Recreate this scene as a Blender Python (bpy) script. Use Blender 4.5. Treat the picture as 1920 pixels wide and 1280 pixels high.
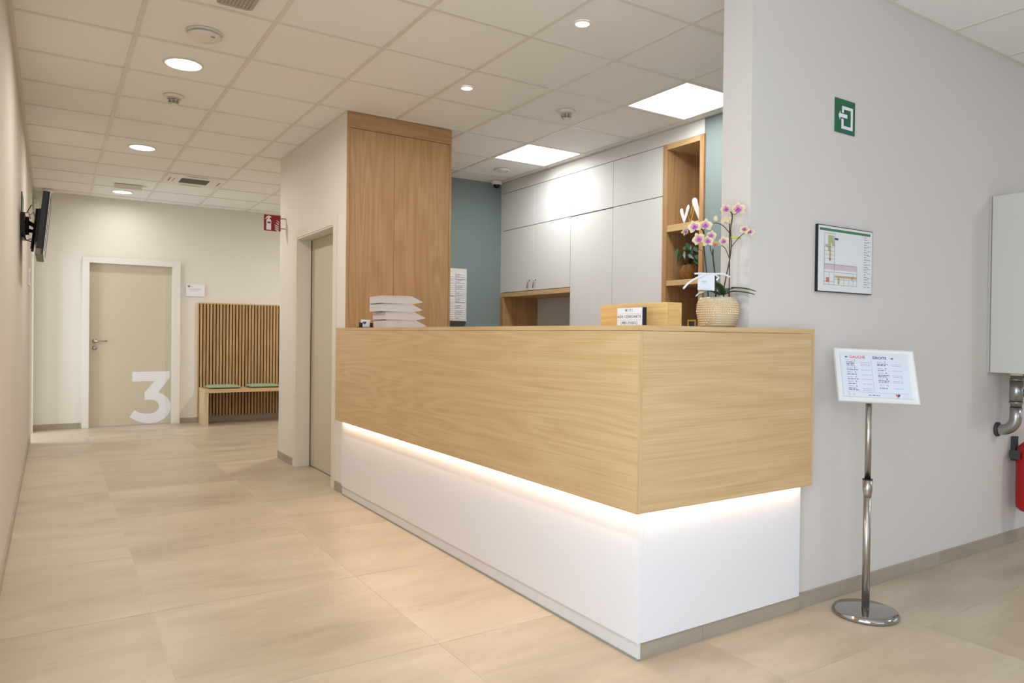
import bpy, bmesh, math, random
from mathutils import Vector, Matrix
random.seed(7)
PI = math.pi
scene = bpy.context.scene
for o in list(bpy.data.objects):
    bpy.data.objects.remove(o, do_unlink=True)
COL = scene.collection

# ------------------------------------------------------------------ camera
F_PX, YAW, PITCH, ROLL, CAM_H = 1343.07, 0.5716, -0.0078, 0.0117, 1.1735
FWD = Vector((math.sin(YAW)*math.cos(PITCH), math.cos(YAW)*math.cos(PITCH), math.sin(PITCH)))
_r0 = Vector((math.cos(YAW), -math.sin(YAW), 0)); _u0 = _r0.cross(FWD)
RIGHT = math.cos(ROLL)*_r0 + math.sin(ROLL)*_u0
UP = -math.sin(ROLL)*_r0 + math.cos(ROLL)*_u0
CAMP = Vector((0, 0, CAM_H))
cd = bpy.data.cameras.new('camera'); cam = bpy.data.objects.new('camera', cd); COL.objects.link(cam)
cd.sensor_width = 36; cd.lens = F_PX/1920*36; cd.clip_start = 0.02; cd.clip_end = 100
M = Matrix((RIGHT, UP, -FWD)).transposed().to_4x4(); M.translation = CAMP
cam.matrix_world = M
scene.camera = cam

def atY(x, y, Yv):
    d = FWD + RIGHT*((x-960)/F_PX) - UP*((y-640)/F_PX)
    return CAMP + d*(Yv/d.y)
def atX(x, y, Xv):
    d = FWD + RIGHT*((x-960)/F_PX) - UP*((y-640)/F_PX)
    return CAMP + d*(Xv/d.x)

def lin(c):
    return tuple(((v/12.92) if v <= 0.04045 else ((v+0.055)/1.055)**2.4) for v in [k/255 for k in c]) + (1,)

# ------------------------------------------------------------------ world, exposure
w = bpy.data.worlds.new('world'); scene.world = w; w.use_nodes = True
w.node_tree.nodes['Background'].inputs[0].default_value = (0.80, 0.88, 1.0, 1)
w.node_tree.nodes['Background'].inputs[1].default_value = 1.0
scene.view_settings.view_transform = 'Standard'; scene.view_settings.look = 'None'
scene.view_settings.gamma = 1; scene.view_settings.use_curve_mapping = False
scene.view_settings.exposure = 0.0

# light levels (the lamps themselves are built further down)
DOWN_W, SPOT_W, PANEL_W, LED_W, HALL_PANEL_W, WIN_W = 18, 5, 11.5, 1.4, 26, 82
DOWN_C, SPOT_C, PANEL_C, LED_C, WIN_C = (1, .97, .93), (1, .96, .91), (.95, .975, 1), (1, .68, .46), (.68, .84, 1)

def area(name, loc, rot, sx, sy, power, color, spread=180, shape='RECTANGLE'):
    l = bpy.data.lights.new(name, 'AREA'); l.shape = shape; l.size = sx
    if shape in ('RECTANGLE', 'ELLIPSE'): l.size_y = sy
    l.energy = power; l.color = color; l.spread = math.radians(spread)
    o = bpy.data.objects.new(name, l); COL.objects.link(o); o.location = loc; o.rotation_euler = rot
    return o
# daylight entering by the hall's windows (behind and to the right of the camera) and by the far doorway
area('daylight_rear_window', (1.9, -3.42, 1.6), (PI/2, 0, 0), 3.0, 1.7, WIN_W*.22, WIN_C)
area('daylight_shop_window', (-.16, -.2, 1.25), (0, -PI/2, 0), 2.2, 2.7, WIN_W, WIN_C)
area('daylight_side_window', (7.30, -0.9, 1.6), (0, PI/2, 0), 1.7, 3.2, WIN_W*0.06, WIN_C)
area('daylight_doorway', (-1.15, 9.4, 1.3), (0, -PI/2, 0), 1.8, 0.9, 42, (.78, .88, 1))

# ------------------------------------------------------------------ materials
MATS = {}
def newmat(name):
    m = bpy.data.materials.new(name); m.use_nodes = True
    nt = m.node_tree; b = nt.nodes['Principled BSDF']
    return m, nt, b
def plain(name, rgb, rough=0.6, metal=0.0, spec=0.5, bump=0.0, bscale=200, var=0.0):
    if name in MATS: return MATS[name]
    m, nt, b = newmat(name); N = nt.nodes; L = nt.links
    b.inputs['Roughness'].default_value = rough; b.inputs['Metallic'].default_value = metal
    b.inputs['Specular IOR Level'].default_value = spec
    tc = N.new('ShaderNodeTexCoord')
    nz = N.new('ShaderNodeTexNoise'); nz.inputs['Scale'].default_value = bscale; nz.inputs['Detail'].default_value = 3
    L.new(tc.outputs['Object'], nz.inputs['Vector'])
    c = lin(rgb)
    if var > 0:
        n2 = N.new('ShaderNodeTexNoise'); n2.inputs['Scale'].default_value = 3; n2.inputs['Detail'].default_value = 4
        L.new(tc.outputs['Object'], n2.inputs['Vector'])
        mx = N.new('ShaderNodeMix'); mx.data_type = 'RGBA'
        mx.inputs[6].default_value = tuple(v*(1-var) for v in c[:3])+(1,); mx.inputs[7].default_value = tuple(min(1, v*(1+var)) for v in c[:3])+(1,)
        L.new(n2.outputs['Fac'], mx.inputs[0]); L.new(mx.outputs[2], b.inputs['Base Color'])
    else:
        b.inputs['Base Color'].default_value = c
    if bump > 0:
        bp = N.new('ShaderNodeBump'); bp.inputs['Strength'].default_value = bump; bp.inputs['Distance'].default_value = 0.002
        L.new(nz.outputs['Fac'], bp.inputs['Height']); L.new(bp.outputs[0], b.inputs['Normal'])
    MATS[name] = m; return m
def emit(name, rgb, strength):
    if name in MATS: return MATS[name]
    m, nt, b = newmat(name)
    b.inputs['Base Color'].default_value = (0.8, 0.8, 0.8, 1)
    b.inputs['Emission Color'].default_value = (*rgb, 1); b.inputs['Emission Strength'].default_value = strength
    MATS[name] = m; return m
def wood(name, axis, dark, mid, light, rnd=0.0, rough=0.45, fig=1.0):
    """oak decor: grain runs along axis (0,1,2) of the object's own coordinates"""
    m, nt, b = newmat(name); N = nt.nodes; L = nt.links
    tc = N.new('ShaderNodeTexCoord'); oi = N.new('ShaderNodeObjectInfo')
    add = N.new('ShaderNodeVectorMath'); add.operation = 'MULTIPLY_ADD'
    L.new(oi.outputs['Random'], add.inputs[0]); add.inputs[1].default_value = (7, 13, 5); L.new(tc.outputs['Object'], add.inputs[2])
    def noise(along, across, detail=3, dist=0.0, rgh=0.5):
        mp = N.new('ShaderNodeMapping'); s = [across]*3; s[axis] = along
        mp.inputs['Scale'].default_value = s; L.new(add.outputs[0], mp.inputs[0])
        n = N.new('ShaderNodeTexNoise'); n.inputs['Scale'].default_value = 1; n.inputs['Detail'].default_value = detail
        n.inputs['Distortion'].default_value = dist; n.inputs['Roughness'].default_value = rgh
        L.new(mp.outputs[0], n.inputs['Vector']); return n
    a = noise(0.5, 13*fig, 4, 0.6); f = noise(4, 520, 2); g = noise(1.5, 165, 2, 0.25); s = noise(0.30, 4.0, 2, 0.30)
    # growth rings: fold a stretched noise into bands
    mu = N.new('ShaderNodeMath'); mu.operation = 'MULTIPLY'; mu.inputs[1].default_value = 15; L.new(s.outputs['Fac'], mu.inputs[0])
    ad = N.new('ShaderNodeMath'); ad.operation = 'ADD'; L.new(mu.outputs[0], ad.inputs[0])
    m2 = N.new('ShaderNodeMath'); m2.operation = 'MULTIPLY'; m2.inputs[1].default_value = 1.1; L.new(a.outputs['Fac'], m2.inputs[0]); L.new(m2.outputs[0], ad.inputs[1])
    fr = N.new('ShaderNodeMath'); fr.operation = 'PINGPONG'; fr.inputs[1].default_value = 0.5; L.new(ad.outputs[0], fr.inputs[0])
    def wsum(x, wx, y, wy):
        p = N.new('ShaderNodeMath'); p.operation = 'MULTIPLY'; p.inputs[1].default_value = wx; L.new(x, p.inputs[0])
        q = N.new('ShaderNodeMath'); q.operation = 'MULTIPLY_ADD'; q.inputs[1].default_value = wy; L.new(y, q.inputs[0]); L.new(p.outputs[0], q.inputs[2]); return q.outputs[0]
    t = wsum(fr.outputs[0], 0.30, g.outputs['Fac'], 0.36); t = wsum(t, 1.0, f.outputs['Fac'], 0.44)
    cr = N.new('ShaderNodeValToRGB'); e = cr.color_ramp.elements
    e[0].position = 0.32; e[0].color = lin(dark); e[1].position = 0.68; e[1].color = lin(light)
    k = e.new(0.49); k.color = lin(mid)
    L.new(t, cr.inputs[0])
    out = cr.outputs[0]
    if rnd > 0:
        hs = N.new('ShaderNodeHueSaturation'); mr = N.new('ShaderNodeMapRange')
        mr.inputs[3].default_value = 1-rnd; mr.inputs[4].default_value = 1+rnd
        L.new(oi.outputs['Random'], mr.inputs[0]); L.new(mr.outputs[0], hs.inputs['Value']); L.new(out, hs.inputs['Color']); out = hs.outputs[0]
    L.new(out, b.inputs['Base Color'])
    b.inputs['Roughness'].default_value = rough; b.inputs['Specular IOR Level'].default_value = 0.35
    bp = N.new('ShaderNodeBump'); bp.inputs['Strength'].default_value = 0.12; bp.inputs['Distance'].default_value = 0.001
    L.new(f.outputs['Fac'], bp.inputs['Height']); L.new(bp.outputs[0], b.inputs['Normal'])
    MATS[name] = m; return m
def stone(name, c0, c1, c2, rough=0.34):
    m, nt, b = newmat(name); N = nt.nodes; L = nt.links
    tc = N.new('ShaderNodeTexCoord'); oi = N.new('ShaderNodeObjectInfo')
    add = N.new('ShaderNodeVectorMath'); add.operation = 'MULTIPLY_ADD'
    L.new(oi.outputs['Random'], add.inputs[0]); add.inputs[1].default_value = (31, 17, 9); L.new(tc.outputs['Object'], add.inputs[2])
    def noise(sc, detail, dist=0.0):
        mp = N.new('ShaderNodeMapping'); mp.inputs['Scale'].default_value = sc; L.new(add.outputs[0], mp.inputs[0])
        n = N.new('ShaderNodeTexNoise'); n.inputs['Scale'].default_value = 1; n.inputs['Detail'].default_value = detail; n.inputs['Distortion'].default_value = dist
        n.inputs['Roughness'].default_value = 0.62
        L.new(mp.outputs[0], n.inputs['Vector']); return n
    a = noise((1.3, 4.2, 4.2), 7, 0.6); f = noise((9, 42, 42), 4); g = noise((1.1, 1.6, 1.6), 3)
    cr = N.new('ShaderNodeValToRGB'); e = cr.color_ramp.elements
    e[0].position = 0.30; e[0].color = lin(c0); e[1].position = 0.72; e[1].color = lin(c2); k = e.new(0.5); k.color = lin(c1)
    m1 = N.new('ShaderNodeMath'); m1.operation = 'MULTIPLY'; m1.inputs[1].default_value = 0.62; L.new(a.outputs['Fac'], m1.inputs[0])
    m2 = N.new('ShaderNodeMath'); m2.operation = 'MULTIPLY_ADD'; m2.inputs[1].default_value = 0.14; L.new(f.outputs['Fac'], m2.inputs[0]); L.new(m1.outputs[0], m2.inputs[2])
    m3 = N.new('ShaderNodeMath'); m3.operation = 'MULTIPLY_ADD'; m3.inputs[1].default_value = 0.26; L.new(g.outputs['Fac'], m3.inputs[0]); L.new(m2.outputs[0], m3.inputs[2])
    L.new(m3.outputs[0], cr.inputs[0])
    hs = N.new('ShaderNodeHueSaturation'); mr = N.new('ShaderNodeMapRange'); mr.inputs[3].default_value = 0.965; mr.inputs[4].default_value = 1.03
    L.new(oi.outputs['Random'], mr.inputs[0]); L.new(mr.outputs[0], hs.inputs['Value']); L.new(cr.outputs[0], hs.inputs['Color']); L.new(hs.outputs[0], b.inputs['Base Color'])
    r = N.new('ShaderNodeMapRange'); r.inputs[3].default_value = rough-0.05; r.inputs[4].default_value = rough+0.12; L.new(a.outputs['Fac'], r.inputs[0]); L.new(r.outputs[0], b.inputs['Roughness'])
    bp = N.new('ShaderNodeBump'); bp.inputs['Strength'].default_value = 0.05; bp.inputs['Distance'].default_value = 0.002
    L.new(f.outputs['Fac'], bp.inputs['Height']); L.new(bp.outputs[0], b.inputs['Normal'])
    MATS[name] = m; return m

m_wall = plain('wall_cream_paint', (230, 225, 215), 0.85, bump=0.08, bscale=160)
m_walll = plain('wall_left_dimmed', (205, 196, 184), 0.85, bump=0.08, bscale=160)  # same paint as the other walls; dimmer grazing light put into a darker colour
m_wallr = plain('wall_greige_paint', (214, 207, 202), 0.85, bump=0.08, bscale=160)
m_teal = plain('wall_teal_paint', (129, 143, 141), 0.8, bump=0.08, bscale=160)
m_ceil = plain('ceiling_mineral_tile', (240, 238, 234), 0.9, bump=0.15, bscale=500)
m_rail = plain('ceiling_grid_enamel', (224, 218, 208), 0.45)
m_slab = plain('ceiling_void', (120, 115, 105), 0.9)
m_grout = plain('floor_grout', (212, 202, 186), 0.9)
m_floor = stone('floor_stoneware', (160, 144, 122), (186, 170, 147), (204, 190, 169))
m_skirt = stone('skirting_stoneware', (150, 139, 122), (166, 155, 138), (180, 170, 152), 0.45)
m_oakH = wood('oak_horizontal_y', 1, (195, 161, 114), (206, 174, 127), (215, 186, 142))
m_oakX = wood('oak_horizontal_x', 0, (195, 161, 114), (206, 174, 127), (215, 186, 142))
m_oakV = wood('oak_vertical', 2, (167, 127, 84), (183, 143, 99), (195, 158, 115), fig=1.6)
m_oakVl = wood('oak_edge', 2, (195, 161, 114), (206, 174, 127), (215, 186, 142))
m_oakXd = wood('oak_header_x', 0, (167, 127, 84), (183, 143, 99), (195, 158, 115))
m_bambX = wood('bamboo_x', 0, (214, 170, 104), (226, 186, 122), (234, 200, 142), fig=2.0)
m_slat = wood('oak_slat', 2, (164, 127, 84), (187, 151, 106), (202, 170, 126), rnd=0.10)
m_bamb = wood('bamboo', 1, (214, 170, 104), (226, 186, 122), (234, 200, 142), fig=2.0)
m_felt = plain('slat_felt', (38, 28, 20), 0.95)
m_white = plain('white_laminate', (232, 231, 234), 0.42)
m_plinth = plain('white_plinth', (222, 220, 220), 0.5)
m_cab = plain('cabinet_light_grey', (222, 222, 220), 0.85, spec=0.1)
m_gap = plain('cabinet_gap_dark', (70, 62, 58), 0.7)
m_doorb = plain('door_beige', (203, 194, 170), 0.5)
m_casing = plain('casing_white', (232, 226, 220), 0.4)
m_casingc = plain('casing_cream', (226, 219, 206), 0.4)
m_vinyl = plain('white_vinyl', (236, 236, 240), 0.5)
m_steel = plain('brushed_steel', (176, 170, 162), 0.28, 1.0)
m_chrome = plain('polished_chrome', (176, 174, 172), 0.10, 1.0)
m_galv = plain('galvanised_steel', (170, 170, 166), 0.30, 1.0, var=0.15)
m_black = plain('black_plastic', (22, 21, 22), 0.4)
m_blackg = plain('black_gloss', (14, 14, 16), 0.08)
m_dgrey = plain('dark_grey', (60, 62, 60), 0.6)
m_plast = plain('white_plastic', (226, 220, 208), 0.4)
m_tray = plain('tray_grey_plastic', (205, 199, 200), 0.45)
m_paper = plain('white_paper', (235, 235, 240), 0.7)
m_boil = plain('boiler_enamel', (208, 208, 196), 0.45)
m_red = plain('red_enamel', (176, 14, 18), 0.25)
m_redsign = plain('red_sign_plastic', (140, 8, 18), 0.3)
m_green = plain('green_sign', (0, 98, 66), 0.12)
m_greenb = plain('green_band', (62, 118, 80), 0.6)
m_cush = plain('cushion_green_fabric', (150, 170, 132), 0.95, bump=0.6, bscale=420)
m_ink = plain('ink_dark', (70, 70, 92), 0.7); m_inkg = plain('ink_grey', (150, 152, 164), 0.7)
m_inkb = plain('ink_black', (34, 34, 40), 0.7)
m_inko = plain('ink_orange', (214, 106, 88), 0.7)
m_glow = emit('downlight_glow', (1, .95, .86), 6.0)
m_glowp = emit('panel_glow', (1, .99, .97), 4.0)
m_led = emit('led_glow', (1, .80, .60), 9.0)
m_alu = plain('frame_silver', (226, 227, 226), 0.3, 0.0)
m_sheet = plain('sheet_matt', (212, 216, 226), 0.6)
m_inkm = plain('ink_mid', (104, 106, 124), 0.7)
m_grille = plain('grille_grey', (128, 120, 106), 0.6)
m_leaf = plain('leaf_green', (52, 82, 44), 0.4, var=0.3); m_leafd = plain('leaf_dark_green', (44, 82, 58), 0.35, var=0.35)
m_stem = plain('stem_dark', (58, 46, 36), 0.6); m_stemg = plain('stem_olive', (86, 84, 52), 0.6)
m_pet = plain('petal_cream', (220, 204, 166), 0.6, var=0.1); m_petp = plain('petal_pink', (208, 146, 166), 0.6, var=0.15)
m_lip = plain('lip_magenta', (170, 84, 166), 0.5, var=0.2); m_lipo = plain('lip_orange', (206, 128, 86), 0.5)
m_pot = plain('pot_cream_glaze', (206, 188, 156), 0.3); m_bead = plain('pot_gold_bead', (226, 200, 160), 0.2, 0.2, var=0.2)
m_coco = wood('coconut_shell', 2, (112, 74, 40), (152, 106, 60), (184, 138, 88), rough=.75, fig=2.5)
m_gold = plain('heart_tan', (196, 156, 84), 0.5); m_heart = plain('heart_white', (222, 220, 216), 0.5)
m_yel = plain('clip_yellow', (206, 206, 60), 0.4)

# ------------------------------------------------------------------ mesh helpers (world coordinates)
def box(bm, x0, x1, y0, y1, z0, z1, bev=0.0):
    vs = [bm.verts.new(p) for p in ((x0,y0,z0),(x1,y0,z0),(x1,y1,z0),(x0,y1,z0),(x0,y0,z1),(x1,y0,z1),(x1,y1,z1),(x0,y1,z1))]
    fs = [bm.faces.new([vs[i] for i in f]) for f in ((0,3,2,1),(4,5,6,7),(0,1,5,4),(1,2,6,5),(2,3,7,6),(3,0,4,7))]
    if bev > 0:
        es = list({e for f in fs for e in f.edges})
        bmesh.ops.bevel(bm, geom=es, offset=bev, segments=2, affect='EDGES', profile=0.5)
def frame_of(d):
    d = d.normalized(); a = Vector((0,0,1)) if abs(d.z) < 0.9 else Vector((1,0,0))
    u = a.cross(d).normalized(); return u, d.cross(u).normalized()
def tube(bm, pts, r, seg=12, caps=True):
    pts = [Vector(p) for p in pts]; rs = r if isinstance(r, (list, tuple)) else [r]*len(pts)
    rings = []; u = None
    for i, p in enumerate(pts):
        d = (pts[min(i+1, len(pts)-1)] - pts[max(i-1, 0)])
        if d.length < 1e-9: d = Vector((0,0,1))
        d.normalize()
        if u is None: u, v = frame_of(d)
        else:
            u = (u - d*u.dot(d)).normalized(); v = d.cross(u)
        rings.append([bm.verts.new(p + (u*math.cos(2*PI*k/seg) + v*math.sin(2*PI*k/seg))*rs[i]) for k in range(seg)])
    for a, b in zip(rings, rings[1:]):
        for k in range(seg):
            f = bm.faces.new((a[k], a[(k+1)%seg], b[(k+1)%seg], b[k])); f.smooth = True
    if caps:
        bm.faces.new(rings[0][::-1]); bm.faces.new(rings[-1])
def lathe(bm, c, prof, seg=32, axis=Vector((0,0,1)), smooth=True):
    """prof: (radius, height) pairs along axis from c"""
    u, v = frame_of(axis); c = Vector(c); rings = []
    for r, h in prof:
        if r < 1e-6: rings.append([bm.verts.new(c + axis*h)])
        else: rings.append([bm.verts.new(c + axis*h + (u*math.cos(2*PI*k/seg)+v*math.sin(2*PI*k/seg))*r) for k in range(seg)])
    for a, b in zip(rings, rings[1:]):
        for k in range(seg):
            k2 = (k+1) % seg
            if len(a) == 1 and len(b) == 1: continue
            if len(a) == 1: f = bm.faces.new((a[0], b[k2], b[k]))
            elif len(b) == 1: f = bm.faces.new((a[k], a[k2], b[0]))
            else: f = bm.faces.new((a[k], a[k2], b[k2], b[k]))
            f.smooth = smooth
def prism(bm, poly, f3, depth):
    """poly of 2-D points, f3(x, y) -> point, extruded by the vector depth"""
    a = [bm.verts.new(f3(*p)) for p in poly]; b = [bm.verts.new(v.co + Vector(depth)) for v in a]
    n = len(a); bm.faces.new(a); bm.faces.new(b[::-1])
    for i in range(n): bm.faces.new((a[i], b[i], b[(i+1)%n], a[(i+1)%n]))
def obj(name, bm, mat, parent=None, label=None, mats=None):
    bmesh.ops.recalc_face_normals(bm, faces=bm.faces[:])
    me = bpy.data.meshes.new(name); bm.to_mesh(me); bm.free()
    o = bpy.data.objects.new(name, me); COL.objects.link(o)
    for m in (mats or [mat]): me.materials.append(m)
    if parent is not None:
        off = wloc(parent); me.transform(Matrix.Translation(-off)); o.parent = parent
    if label: o['label'] = label
    return o
def wloc(o):
    v = Vector((0,0,0))
    while o is not None: v += o.location; o = o.parent
    return v
def rebase(o, loc):
    """move a top-level mesh object's origin to loc without moving it"""
    o.data.transform(Matrix.Translation(-Vector(loc))); o.location = loc; return o
def one(fn, *a, **k):
    bm = bmesh.new(); fn(bm, *a, **k); return bm
def B(*a, **k): return one(box, *a, **k)
def tag(o, label, cat, group=None):
    o['label'] = label; o['category'] = cat
    if group: o['group'] = group
    return o
def thing(name, label, cat, loc=(0,0,0), group=None):
    o = bpy.data.objects.new(name, None); COL.objects.link(o); o.empty_display_size = 0.05; o.location = loc
    return tag(o, label, cat, group)
def struct(name, bm, mat):
    o = obj(name, bm, mat); o['kind'] = 'structure'; return o
def text(name, s, size, mat, parent, origin, ex, ey, align='CENTER', sx=1.0, bold=0.0):
    """flat lettering: ex, ey are the reading and up directions, origin its anchor point"""
    cu = bpy.data.curves.new('txt', 'FONT'); cu.body = s; cu.size = size; cu.align_x = align; cu.align_y = 'CENTER'; cu.offset = bold; cu.resolution_u = 3
    t = bpy.data.objects.new('txt', cu); COL.objects.link(t)
    bpy.context.view_layer.update()
    me = bpy.data.meshes.new_from_object(t.evaluated_get(bpy.context.evaluated_depsgraph_get()))
    bpy.data.objects.remove(t, do_unlink=True)
    ex = Vector(ex).normalized(); ey = Vector(ey).normalized(); n = ex.cross(ey)
    R = Matrix((ex*sx, ey, n)).transposed().to_4x4(); R.translation = Vector(origin) - (wloc(parent) if parent else Vector())
    me.transform(R); me.materials.clear(); me.materials.append(mat); me.name = name
    o = bpy.data.objects.new(name, me); COL.objects.link(o); o.parent = parent; return o

# ================================================================== STRUCTURE
XL, XD, YR, YB, YP, CE = -0.191, 1.811, 1.941, 10.069, 5.062, 2.80
XE, YF = 7.5, -3.6     # far right and rear walls of the hall (outside the frame)

# floor: base + stoneware tiles on a 0.887 m grid
floor = struct('floor', B(-2.0, XE+.1, YF-.1, YB+.1, -0.10, -0.0012), m_grout)
FG, FX, FY = 0.887, 0.358, 1.541
mesh_cache = {}
for i in range(-1, 9):
    for j in range(-6, 10):
        x0, y0 = FX+(i)*FG, FY+j*FG; x1, y1 = x0+FG, y0+FG
        x0, x1 = max(x0, XL), min(x1, XE); y0, y1 = max(y0, YF), min(y1, YB)
        if x1-x0 < .02 or y1-y0 < .02: continue
        if x0 > 5.0 and y0 > 2.2: continue
        g = 0.0016
        key = (round(x1-x0, 3), round(y1-y0, 3))
        if key not in mesh_cache:
            w2, d2 = key[0]/2-g, key[1]/2-g
            bm = bmesh.new(); box(bm, -w2, w2, -d2, d2, -0.0012, 0.0)
            me = bpy.data.meshes.new('floor_tile'); bm.to_mesh(me); bm.free(); me.materials.append(m_floor); mesh_cache[key] = me
        o = bpy.data.objects.new('floor_tile', mesh_cache[key]); COL.objects.link(o); o.parent = floor; o.location = ((x0+x1)/2, (y0+y1)/2, 0)
# doorway threshold floor
bm = B(-1.3, XL-.002, 8.7, YB, -0.0012, 0.0); t = obj('floor_tile', bm, m_floor, floor)

# ceiling: void slab, tiles lying in a 0.6 m exposed grid
ceil = struct('ceiling', B(-2.0, XE+.1, YF-.1, YB+.1, CE+0.03, CE+0.12), m_slab)
CX, CY = -0.219, 3.241
lights_at = {(6, 4): 0, (6, 1): 0}     # grid cells that hold light panels or the air unit (not tiles)
skip = {(6, 0), (6, 3), (2, 8), (9, -7)}
tile_me = None; cache = {}
def cell_needed(x0, x1, y0, y1):
    if x1 < XL or x0 > XE: return False
    if x0 > 4.75 and y0 > 2.1: return False
    if x0 > XD+.05 and x1 < 2.62 and y0 > YP and y1 < 6.9: return False
    if y0 > 6.7 and x0 > 4.9: return False
    return True
for i in range(0, 13):
    for j in range(-12, 12):
        x0, y0 = CX+.6*i, CY+.6*j; x1, y1 = x0+.6, y0+.6
        x0, x1 = max(x0, XL+.002), min(x1, XE); y0, y1 = max(y0, YF), min(y1, YB-.002)
        if x1-x0 < .02 or y1-y0 < .02 or (i, j) in skip or not cell_needed(x0, x1, y0, y1): continue
        key = (round(x1-x0, 3), round(y1-y0, 3))
        if key not in cache:
            w2, d2 = key[0]/2-.004, key[1]/2-.004
            bm = bmesh.new(); box(bm, -w2, w2, -d2, d2, 0.0, 0.012)
            me = bpy.data.meshes.new('ceiling_tile'); bm.to_mesh(me); bm.free(); me.materials.append(m_ceil); cache[key] = me
        o = bpy.data.objects.new('ceiling_tile', cache[key]); COL.objects.link(o); o.parent = ceil; o.location = ((x0+x1)/2, (y0+y1)/2, CE+.0025)
def railseg(bm, x0, x1, y0, y1): box(bm, x0, x1, y0, y1, CE-.0015-RZ, CE+.004)
T = 0.012; RZ = 0.0
for i in range(1, 13):
    x = CX+.6*i; bm = bmesh.new()
    if x < XD: railseg(bm, x-T, x+T, YF, YB)
    elif x < 2.398: railseg(bm, x-T, x+T, YF, YP-.02); railseg(bm, x-T, x+T, 6.9, YB)
    elif x < 2.66: railseg(bm, x-T, x+T, YF, 1.93); railseg(bm, x-T, x+T, 2.1, YP-.02)
    elif x < 4.05: railseg(bm, x-T, x+T, YF, 1.93); railseg(bm, x-T, x+T, 2.1, 6.54); railseg(bm, x-T, x+T, 6.9, YB)
    else: railseg(bm, x-T, x+T, YF, 1.93)
    obj('grid_rail', bm, m_rail, ceil)
RZ = 0.0005
for j in range(-11, 12):
    y = CY+.6*j; bm = bmesh.new()
    if y < 1.93: railseg(bm, XL, XE, y-T, y+T)
    elif y < 2.1: railseg(bm, XL, 2.39, y-T, y+T)
    elif y < YP: railseg(bm, XL, 4.04, y-T, y+T)
    elif y < 6.54: railseg(bm, XL, XD, y-T, y+T); railseg(bm, 2.67, 4.04, y-T, y+T)
    elif y < 6.89: railseg(bm, XL, XD, y-T, y+T)
    else: railseg(bm, XL, 4.9, y-T, y+T)
    obj('grid_rail', bm, m_rail, ceil)

# walls
bm = bmesh.new()
box(bm, XL-.12, XL, YF, -1.6, 0, CE+.03); box(bm, XL-.12, XL, 1.2, 8.96, 0, CE+.03); box(bm, XL-.12, XL, -1.6, 1.2, 2.45, CE+.03); box(bm, XL-.12, XL, 9.86, YB, 0, CE+.03); box(bm, XL-.12, XL, 8.96, 9.86, 2.04, CE+.03)
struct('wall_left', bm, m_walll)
bm = bmesh.new(); box(bm, -1.4, .384, YB, YB+.12, 0, CE+.03); box(bm, 1.300, 5.0, YB, YB+.12, 0, CE+.03); box(bm, .384, 1.300, YB, YB+.12, 2.0, CE+.03)
struct('wall_back', bm, m_wall)
bm = bmesh.new()   # core with the sliding door, between corridor and office
box(bm, XD, XD+.16, YP+.02, 5.345, 0, CE+.03); box(bm, XD, XD+.16, 6.325, 6.88, 0, CE+.03); box(bm, XD, XD+.16, 5.345, 6.325, 2.012, CE+.03)
box(bm, XD+.16, 2.648, YP+.02, YP+.12, 0, CE+.03); box(bm, 2.55, 2.648, YP+.12, 6.70, 0, CE+.03); box(bm, XD+.16, 5.0, 6.70, 6.88, 0, CE+.03)
struct('wall_middle', bm, m_wall)
struct('wall_office', B(2.648, 4.70, 6.545, 6.70, 0, CE+.03), m_teal)
struct('wall_alcove', B(4.055, 4.70, 2.091, 3.69, 0, CE+.03), m_teal)
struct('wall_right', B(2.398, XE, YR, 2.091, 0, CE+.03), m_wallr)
struct('wall_inner', B(4.70, 4.80, 2.091, 6.70, 0, CE+.03), m_wall)
struct('wall_corridor', B(4.9, 5.0, 6.88, YB, 0, CE+.03), m_wall)
bm = bmesh.new()   # rear wall with a window behind the camera
box(bm, XL-.12, .4, YF-.12, YF, 0, CE+.03); box(bm, 3.4, XE+.1, YF-.12, YF, 0, CE+.03); box(bm, .4, 3.4, YF-.12, YF, 0, .75); box(bm, .4, 3.4, YF-.12, YF, 2.45, CE+.03)
struct('wall_rear', bm, m_wallr)
bm = bmesh.new()
box(bm, XE, XE+.12, YF, -2.5, 0, CE+.03); box(bm, XE, XE+.12, .7, 2.091, 0, CE+.03); box(bm, XE, XE+.12, -2.5, .7, 0, .75); box(bm, XE, XE+.12, -2.5, .7, 2.45, CE+.03)
struct('wall_side', bm, m_wallr)
def windowf(name, horiz, a0, a1, p, q):
    bm = bmesh.new()
    n = 3
    for k in range(n+1):
        c = a0+(a1-a0)*k/n; lo, hi = max(a0, c-.03), min(a1, c+.03)
        box(bm, *((lo, hi, p, q) if horiz else (p, q, lo, hi)), .75, 2.45)
    for z0, z1 in ((.75, .81), (2.39, 2.45)):
        box(bm, *((a0, a1, p, q) if horiz else (p, q, a0, a1)), z0, z1)
    struct(name, bm, m_casing)
windowf('window_1', True, .4, 3.4, YF-.10, YF-.04)
windowf('window_2', False, -2.5, .7, XE+.04, XE+.10)
bm = bmesh.new()
for y in (-1.6, -.67, .2, 1.14): box(bm, XL-.08, XL-.02, y, y+.06, 0, 2.45)
for z in (0, 2.39): box(bm, XL-.08, XL-.02, -1.6, 1.2, z, z+.06)
struct('window_3', bm, m_casing)
# small lit side room beyond the far doorway
bm = bmesh.new(); box(bm, -1.4, -1.3, 8.5, YB, 0, CE+.03); box(bm, -1.3, XL-.12, 8.5, 8.6, 0, CE+.03)
struct('wall_side_room', bm, m_wall)

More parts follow.
